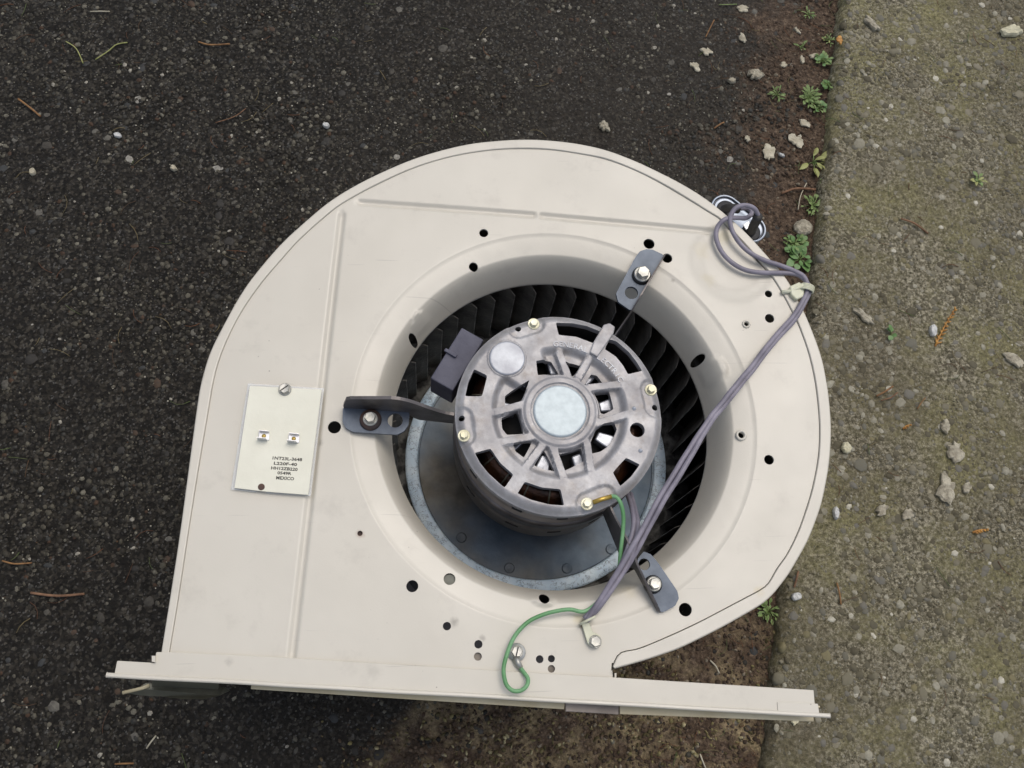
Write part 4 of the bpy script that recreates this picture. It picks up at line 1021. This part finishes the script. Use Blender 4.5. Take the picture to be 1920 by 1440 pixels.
# raised lettering on the cover
def text_geo(body, size, font_extrude=.0, bold=.0):
    cu = bpy.data.curves.new('t', 'FONT'); cu.body = body; cu.size = size; cu.align_x = 'CENTER'; cu.align_y = 'CENTER'; cu.extrude = font_extrude; cu.offset = bold; cu.resolution_u = 2
    ob = bpy.data.objects.new('t', cu); COL.objects.link(ob); dg = bpy.context.evaluated_depsgraph_get()
    me = bpy.data.meshes.new_from_object(ob.evaluated_get(dg)); V = [v.co.copy() for v in me.vertices]; Fc = [tuple(p.vertices) for p in me.polygons]
    bpy.data.objects.remove(ob); bpy.data.meshes.remove(me); return V, Fc
gt = G()
word = "GENERAL ELECTRIC"; a_s, a_e = math.radians(91), math.radians(28)
for i, ch in enumerate(word):
    if ch == ' ': continue
    a = a_s + (a_e - a_s) * i / (len(word) - 1); V, Fc = text_geo(ch, .0056, .00035)
    R3 = Matrix.Rotation(a - math.pi / 2, 3, 'Z'); c = Vector((hubc.x + .0487 * math.cos(a), hubc.y + .0487 * math.sin(a), mz + .0002))
    gt.add([R3 @ v + c for v in V], Fc)
gt.mk('raised_lettering', M['cast_bright'], motor)  # paler metal colour stands in for the shading of the relief
# inside the motor: windings, rotor with fins, dark can
gi = G(); gi.lathe(Vector((mc.x, mc.y, mz)), [(.0670, -.0075), (.0670, -.05), (0, -.05)], 60); gi.mk('inner_can', M['dark'], motor, True)
gi = G(); gi.lathe(Vector((mc.x, mc.y, mz - .018)), [(.046, -.01), (.045, .0), (.049, .0052), (.056, .0058), (.0620, .0), (.0625, -.012)], 72); gi.mk('winding', M['copper'], motor, True)
for i in range(22):
    a = 6.28318 * i / 22; gg = G(); c = Vector((mc.x, mc.y, mz - .018))
    u = Vector((math.cos(a), math.sin(a), 0)); gg.tube([c + u * .0455 + Vector((0, 0, -.004)), c + u * .048 + Vector((0, 0, .0050)), c + u * .0545 + Vector((0, 0, .0066)), c + u * .0615 + Vector((0, 0, .001))], .0007, 5)
    gg.mk('lacing_cord', M['flap'], motor, True)
gi = G(); gi.lathe(Vector((mc.x, mc.y, mz - .022)), [(.010, .004), (.040, .0), (.043, -.006)], 48); gi.mk('rotor', M['dark'], motor, True)
for i in range(9):
    a = 6.28318 * (i + .3) / 9; u = Vector((math.cos(a), math.sin(a), 0)); v = Vector((-u.y, u.x, 0)); c = Vector((mc.x, mc.y, mz - .020)) + u * .0365
    gg = G(); gg.prism([c - u * .0065 - v * .0035, c + u * .006 - v * .0055, c + u * .0065 + v * .0055, c - u * .0065 + v * .003], (0, 0, .010)); bev(gg.mk('rotor_fin', M['rotor'], motor), .001)
# slots pressed into the shell
for a0 in (-150, -118, -92, -66, -40, -15, 15, 45, 80, 120, 165):
    for zz, ln in ((PZ - .006, 6), (PZ - .060, 8)):
        gg = G(); gg.lathe(Vector((mc.x, mc.y, zz)), [(.0698, -.0011), (.0706, -.0011), (.0706, .0011), (.0698, .0011)], 6, math.radians(a0), math.radians(a0 + ln), True); gg.mk('shell_slot', M['dark'], motor)
gg = G(); gg.lathe(Vector((mc.x, mc.y, PZ)), [(.0700, -.022), (.0716, -.0225), (.0716, -.0400), (.0700, -.0405)], 80); gg.mk('belly_band', M['arm'], motor, True)
# connector box beside the motor
q = PP([(866, 614), (907, 637), (849, 733), (807, 709)], PZ + .002)
gg = G(); gg.prism([v - Vector((0, 0, .030)) for v in q], (0, 0, .030)); cb = bev(gg.mk('connector_box', M['box'], root), .0008)
tag(cb, 'dark slate plastic connector box against the motor')
q = PP([(832, 659), (836, 654), (858, 667), (854, 672)], PZ + .002)
gg = G(); gg.prism(q, (0, 0, .0022)); bev(gg.mk('latch', M['box'], cb), .0004)
q = PP([(800, 705), (850, 733), (846, 745), (798, 730)], PZ - .055)

# --- mounting arms
def arm(foot, holes_, fold0, fold1, h0, hmid, motor_pt, ztop_m, zbot_m, thick_side, bolt, bolt_r, grom_r, label, mat_foot=None, grom_mat=None, bevh=None, midf=.55):
    zf = PZ + .0035 if True else 0
    g1 = G(); hs = [circle2(xy([P(a, b, zf)])[0], r_ / kpl, 22) for a, b, r_ in holes_]
    pts_ = []
    s_, n1 = sheet(xy(roundpoly(PP(foot, zf))), hs, lambda x, y: zf, pts_, .0024, g1, True)
    o = g1.mk('mounting_arm', mat_foot or M['slate'], root); tag(o, label)
    # upright web from the outer end of the fold to the motor band
    A, B, Mo = P(*fold0, zf), P(*fold1, zf), motor_pt
    n = 26; d0 = (B - A); L1 = d0.length; L2 = (Vector((Mo.x, Mo.y, 0)) - Vector((B.x, B.y, 0))).length
    g2 = G()
    for i in range(n):
        t_ = i / (n - 1); s = t_ * (L1 + L2)
        c = A.lerp(B, s / L1) if s < L1 else B.lerp(Vector((Mo.x, Mo.y, zf)), (s - L1) / L2)
        # top profile
        e0 = ss(0, .16, t_) ; top = zf + h0 + (hmid - h0) * min(1, t_ / midf) if t_ < midf else zf + hmid + (PZ + ztop_m - zf - hmid) * ss(midf, 1, t_)
        top = zf + (top - zf) * (.25 + .75 * math.sqrt(max(0, min(1, t_ / .05)))) if t_ < .05 else top
        u = ss(L1 * .93, L1 * 1.15, s); bot = (zf - .0024) * (1 - u) + (PZ + zbot_m) * u
        tt = thick_side * .0011
        g2.V += [Vector((c.x, c.y, top)) + tt, Vector((c.x, c.y, bot)) + tt, Vector((c.x, c.y, bot)) - tt, Vector((c.x, c.y, top)) - tt]
    for i in range(n - 1):
        for q_ in range(4): g2.F.append((i * 4 + q_, (i + 1) * 4 + q_, (i + 1) * 4 + (q_ + 1) % 4, i * 4 + (q_ + 1) % 4))
    g2.F += [(0, 1, 2, 3), (4 * n - 1, 4 * n - 2, 4 * n - 3, 4 * n - 4)]
    g2.mk('web', M['arm'], o)
    c = P(bolt[0], bolt[1], zf + .006)
    cz = Vector((c.x, c.y, zf))
    g3 = G(); rg = grom_r / kpl
    g3.lathe(cz, [(rg * .4, .0030), (rg * .85, .0028), (rg, .0012), (rg, -.0022), (rg * .8, -.0030)], 36); g3.mk('rubber_grommet', grom_mat or M['rubber'], o, True)
    hexscrew('bolt', cz + Vector((0, 0, .0034)), bolt_r / kpl, .0046, bolt_r / kpl * 1.28, M['bolt'], o, n=6, rot=.2)
    return o
bandpt = lambda ang, r=.0718: Vector((mc.x + r * math.cos(math.radians(ang)), mc.y + r * math.sin(math.radians(ang)), 0))
fA = P(645, 762); aA = math.degrees(math.atan2(fA.y - mc.y, fA.x - mc.x))
arm([(643, 762), (768, 771), (766, 797), (758, 808), (745, 815), (662, 810), (648, 802), (642, 790)], [(741, 788, 14.5)],
    (645, 762), (767, 770.5), .020, .028, bandpt(aA + 3), .008, -.012, Vector((.12, 1, 0)), (694, 783), 11, 21,
    'blue grey mounting arm at the left of the inlet, beside the cream board', grom_mat=M['rust'], midf=.45)
fB = P(1247, 479); aB = math.degrees(math.atan2(fB.y - mc.y, fB.x - mc.x))
arm([(1192, 481), (1200, 471), (1212, 467), (1224, 468), (1246, 478.5), (1185, 584), (1159, 566), (1155, 550), (1170, 522)], [(1184, 549, 14)],
    (1246, 479), (1184, 584), .0050, .0060, bandpt(aB - 1), -.004, -.021, Vector((.86, .5, 0)), (1206, 511), 13.5, 20,
    'blue grey mounting arm at the upper right of the inlet', midf=.5)
fC = P(1240, 1147); aC = math.degrees(math.atan2(fC.y - mc.y, fC.x - mc.x))
arm([(1194, 1050), (1207, 1034), (1220, 1039), (1234, 1055), (1270, 1108), (1273, 1122), (1266, 1136), (1246, 1147), (1236, 1147)], [(1208, 1058, 11)],
    (1236, 1147), (1190, 1062), .0020, .0110, bandpt(aC + 2), .004, -.022, Vector((-.86, .45, 0)), (1228, 1094), 11, 17,
    'blue grey mounting arm at the lower right of the inlet, behind the wires', midf=.55)

# --- control board with clear sheet
zb = PZ + .0012
gg = G(); gg.prism(PP([(465, 719), (608, 728), (583, 930), (500, 925), (497, 921), (482, 921), (479, 923), (433, 918)], zb)[::-1], (0, 0, .0005))
board = gg.mk('control_board', M['clear'], root); tag(board, 'cream rectangular switch board under a clear sheet with two terminals')
hs = [circle2(xy([P(490, 913, zb)])[0], 6.5 / kpl, 18)]
gg, _n = sheet(xy(PP([(469, 724), (603, 731), (578, 928), (500, 922), (440, 915)], zb + .002)), [], lambda x, y: zb + .0026, [], .0015)
gg.mk('cream_panel', M['board'], board)
gg = G(); p = P(490, 913, zb + .0027); gg.cyl(p, 6.3 / kpl, .00012, 20); gg.mk('notch_hole', M['rust'], board)
for a, b in ((495, 818), (551, 823)):
    c = P(a, b, zb + .0027); dx = (P(a + 10, b + 1, c.z) - c); dy = (P(a, b - 10, c.z) - c)
    g1 = G(); g1.prism([c - dx - dy * .7, c + dx - dy * .7, c + dx + dy * .7, c - dx + dy * .7], (0, 0, .0006)); t1 = bev(g1.mk('terminal', M['tab'], board), .0003)
    g1 = G()
    for sgn, off in ((1, .72), (-1, -.78)):
        e = c + dy * off + (dx * -.25 if sgn < 0 else dx * .1)
        g1.prism([e - dx * .95 + Vector((0, 0, .0005)), e + dx * .95 + Vector((0, 0, .0005)), e + dx * .85 + Vector((0, 0, .0062 if sgn < 0 else .004)), e - dx * .85 + Vector((0, 0, .0062 if sgn < 0 else .004))], dy * .12)
    g1.mk('terminal_blade', M['tab'], board)
    g1 = G(); g1.lathe(c + Vector((0, 0, .0006)), [(0, .0009), (.0011, .0007), (.0015, 0)], 16); g1.mk('rivet', M['brass'], board, True)
# printed lines
tdir = (P(580, 870) - P(500, 865)).normalized(); ang = math.atan2(tdir.y, tdir.x)
gt = G()
for body, cx_, cy_, sz, wpx in (("1NT23L-3648", 538, 860.5, 9, 55), ("L220F-40", 535, 870, 8.6, 43), ("HH12ZB220", 533, 879, 8.6, 49), ("0549R", 533, 887.5, 8.4, 26), ("MEXICO", 534.5, 897, 9.2, 33)):
    V, Fc = text_geo(body, sz / kpl * .92, 0, .00008); xs_ = [v.x for v in V]; kx = (wpx / kpl) / (max(xs_) - min(xs_)); R3 = Matrix.Rotation(ang, 3, 'Z'); c = P(cx_, cy_, zb + .00272)
    gt.add([R3 @ Vector((v.x * kx, v.y, 0)) + c for v in V], Fc)
gt.mk('printed_text', M['ink'], board)
o, sl = hexscrew('screw', P(534, 730, zb + .0032), 10.5 / kpl, .0030, 12.5 / kpl, M['bolt'], root, slot=ang + .72, n=6, rot=.5); sl.mk('screw_slot', M['dark'], root)

# --- capacitor on the outside of the scroll wall, seen end on
zc_ = PZ - .0205; ca, cb_ = P(1361, 390, zc_), P(1409, 428, zc_); ca.z = cb_.z = 0
dirc = (cb_ - ca).normalized(); nc = Vector((-dirc.y, dirc.x, 0)); 
if nc.x < 0: nc = -nc
def stadium(r, n=16):
    pts_ = []
    for c, s in ((cb_, 1), (ca, -1)):
        for i in range(n + 1):
            a = -math.pi / 2 + math.pi * i / n; pts_.append(c + dirc * s * r * math.cos(a) + nc * (s * r * math.sin(a)))
    return pts_
def loft(rings, close=False, cap=False):
    g1 = G(); n = len(rings[0][0]) if False else None
    base = [stadium(r) for r, z in rings]; n = len(base[0])
    for bs, (r, z) in zip(base, rings): g1.V += [Vector((p.x, p.y, z)) for p in bs]
    for q_ in range(len(rings) - 1): g1.F += [(q_ * n + i, q_ * n + (i + 1) % n, (q_ + 1) * n + (i + 1) % n, (q_ + 1) * n + i) for i in range(n)]
    if cap: g1.F.append(tuple(range((len(rings) - 1) * n, len(rings) * n)))
    return g1
RCc = .0118
capo = loft([(RCc - .0008, zc_ - .095), (RCc - .0008, zc_ - .003), (RCc, zc_ - .0018), (RCc + .0002, zc_ - .0004), (RCc - .0006, zc_ + .0004), (RCc - .0013, zc_ - .0002)]).mk('capacitor', M['chrome'], root, True)
tag(capo, 'shiny oval metal capacitor can on the outside of the housing')
loft([(RCc - .0013, zc_ - .0002), (RCc - .0014, zc_ - .0022), (RCc - .0027, zc_ - .0024), (RCc - .0028, zc_ - .0008)]).mk('seam_groove', M['chrome_dark'], capo, True)
loft([(RCc - .0028, zc_ - .0008), (RCc - .0034, zc_ - .0004), (RCc - .0055, zc_ - .0016), (.0006, zc_ - .0024)], cap=True).mk('lid', M['chrome'], capo, True)
s1, s2 = P(1362, 391, zc_), P(1409, 434, zc_)
for s in (s1, s2):
    gg = G(); gg.lathe(Vector((s.x, s.y, zc_)), [(0, -.0004), (.0068, .0000), (.0074, -.0004), (.0076, -.0020)], 32); gg.mk('terminal_insulator', M['rubber'], capo, True)
gg = G(); q = PP([(1392, 422), (1403, 415), (1407, 424), (1399, 432)], zc_ + .003); gg.prism(q[::-1], (0, 0, .0008)); bev(gg.mk('solder_tag', M['tab'], capo), .0003)
sl1 = [P(1358, 392, zc_ + .002), P(1368, 390, zc_ + .010), P(1384, 392, zc_ + .016)]
sl2 = [P(1409, 434, zc_ + .002), P(1412, 425, zc_ + .012), P(1419, 412, zc_ + .022), P(1421, 406, zc_ + .027)]
for q in (sl1, sl2):
    gg = G(); gg.tube(catmull(q, 6), .0036, 14); gg.mk('rubber_sleeve', M['sleeve'], capo, True)

# --- wires
def wire(name, ctrl, r, mat, label=None):
    q = [P(a, b, PZ + z) for a, b, z in ctrl]
    q = resample(catmull(q, 10), max(30, len(ctrl) * 12))
    q = [p + Vector((noise.noise(p * 60), noise.noise(p * 60 + Vector((5, 0, 0))), 0)) * .0005 for p in q]
    g1 = G(); g1.tube(q, r, 12); o = g1.mk(name, mat, root, True)
    if label: tag(o, label)
    return o
WR = .0018
wire('violet_wire', [(1100,1164,.005),(1110,1148,.006),(1138,1104,.010),(1172,1048,.016),(1206,988,.019),(1238,930,.020),(1286,852,.018),(1330,786,.014),(1372,732,.013),(1415,680,.008),(1452,632,.005),(1484,597,.004),(1504,566,.004),(1514,543,.004),(1508,520,.004),(1487,507,.004),(1460,496,.004),(1435,488,.004),(1410,476,.004),(1390,458,.004),(1376,438,.005),(1369,418,.006),(1371,402,.008),(1382,389,.010),(1398,385,.011),(1414,391,.010),(1422,404,.005)], WR, M['violet'], 'violet wire forming the smaller inner loop')
wire('violet_wire', [(1101,1158,.0045),(1122,1140,.005),(1152,1096,.006),(1186,1046,.012),(1218,986,.018),(1250,930,.020),(1292,862,.019),(1332,794,.015),(1376,738,.010),(1419,684,.006),(1455,637,.003),(1488,602,.003),(1508,568,.0025),(1518,545,.0025),(1510,526,.003),(1492,514,.0025),(1462,511,.0025),(1425,511,.0025),(1398,506,.0025),(1372,492,.0025),(1352,470,.0025),(1343,446,.003),(1346,425,.004),(1358,412,.006),(1378,409,.004),(1398,409,.000),(1409,400,-.004),(1404,391,-.006),(1390,391,-.008),(1383,392,-.008)], WR, M['violet'], 'violet wire forming the larger outer loop')
wire('violet_wire', [(1183,926,-.02),(1192,958,.0),(1196,985,.010),(1192,1015,.014),(1180,1050,.013),(1160,1085,.011),(1130,1128,.008),(1102,1162,.004)], WR * .95, M['violet'])
wire('violet_wire', [(1176,925,-.02),(1186,955,.002),(1188,985,.011),(1180,1020,.012),(1166,1056,.010),(1142,1096,.006),(1118,1134,.005),(1096,1160,.004)], WR * .95, M['violet'])
wire('green_wire', [(1146,930,.0155),(1156,932,.0165),(1164,945,.016),(1169,970,.014),(1168,1000,.012),(1164,1035,.010),(1161,1062,.008),(1150,1092,.010),(1122,1128,.004),(1096,1146,.003),(1070,1143,.004),(1045,1146,.005),(1018,1152,.005),(990,1166,.006),(967,1190,.007),(952,1220,.007),(944,1252,.008),(948,1280,.008),(960,1294,.008),(975,1295,.008),(987,1286,.008),(990,1272,.006),(982,1260,.004),(974,1250,.002)], .00135, M['green'], 'green earth wire looping down to the flange')
# ring terminal and crimp on the motor end of the green wire
gg = G(); gg.tube([P(1112, 942, mz + .0012), P(1128, 936, mz + .0018), P(1146, 931, mz + .001)], .0016, 8); gg.mk('crimp', M['brass'], root, True)
# ring terminal on the flange
c = P(969, 1223, PZ + .0018); gg = G(); gg.lathe(c, [(.002, .0004), (.0055, .0004), (.0058, -.0003)], 30); gg.mk('ring_terminal', M['bolt'], root, True)
gg = G(); gg.tube([P(967, 1234, PZ + .002), P(971, 1243, PZ + .003), P(976, 1252, PZ + .0025)], lambda t_: .0024 - .0006 * t_, 8); gg.mk('crimp', M['bolt'], root, True)
o, sl = hexscrew('screw', P(969, 1222, PZ + .002), .0036, .0026, .0042, M['bolt'], root, slot=1.3, n=6); sl.mk('screw_slot', M['dark'], root)
# screw stubs under the nylon clip
gg = G(); q = PP([(1090, 1170), (1104, 1166), (1110, 1184), (1124, 1192), (1127, 1205), (1120, 1214), (1109, 1214), (1101, 1206)], PZ + .0022)
gg.prism(q, (0, 0, .0014)); clip = bev(gg.mk('wire_clip', M['nylon'], root), .0005); tag(clip, 'aged nylon strap holding the wires to the plate')
gg = G(); d_ = (P(1120, 1152) - P(1088, 1168)).normalized(); n2 = Vector((-d_.y, d_.x, 0)); cc = P(1102, 1163, PZ + .005); ring = []
for i in range(25):
    a = 6.28318 * i / 24; ring.append(cc + n2 * 0 + d_ * (.0052 * math.cos(a)) + Vector((0, 0, .0052 * math.sin(a))))
gg.tube(ring, .0009, 8, False); gg.mk('clip_loop', M['nylon'], clip, True)
hexscrew('screw', P(1116, 1203, PZ + .0036), .0036, .0028, .0042, M['bolt'], root, rot=.3)
# tie mount at the outer rim
gg = G(); q = PP([(1478, 540), (1496, 532), (1506, 545), (1503, 560), (1490, 566), (1480, 556)], PZ + .001); gg.prism(q[::-1], (0, 0, .004)); tie = bev(gg.mk('cable_tie', M['nylon'], root), .001, 3); tag(tie, 'translucent nylon tie mount where the wires pass the rim')
gg = G(); cc = P(1513, 541, PZ + .004); t_ = Vector((.35, 1, 0)).normalized(); u = Vector((t_.y, -t_.x, 0)); 
for s in (-.0018, -.0006, .0006, .0018):
    ring = [cc + t_ * s + u * (.0049 * math.cos(6.28318 * i / 20)) + Vector((0, 0, .0036 * math.sin(6.28318 * i / 20))) for i in range(21)]
    gg.tube(ring, .0008, 6, False)
gg.mk('tie_loop', M['nylon'], tie, True)
gg = G(); gg.tube([P(1466, 548, PZ + .002), P(1482, 546, PZ + .003), P(1506, 535, PZ + .006)], .0016, 8); gg.mk('tie_tail', M['nylon'], tie, True)
for me in list(bpy.data.meshes):
    if me.users == 0: bpy.data.meshes.remove(me)
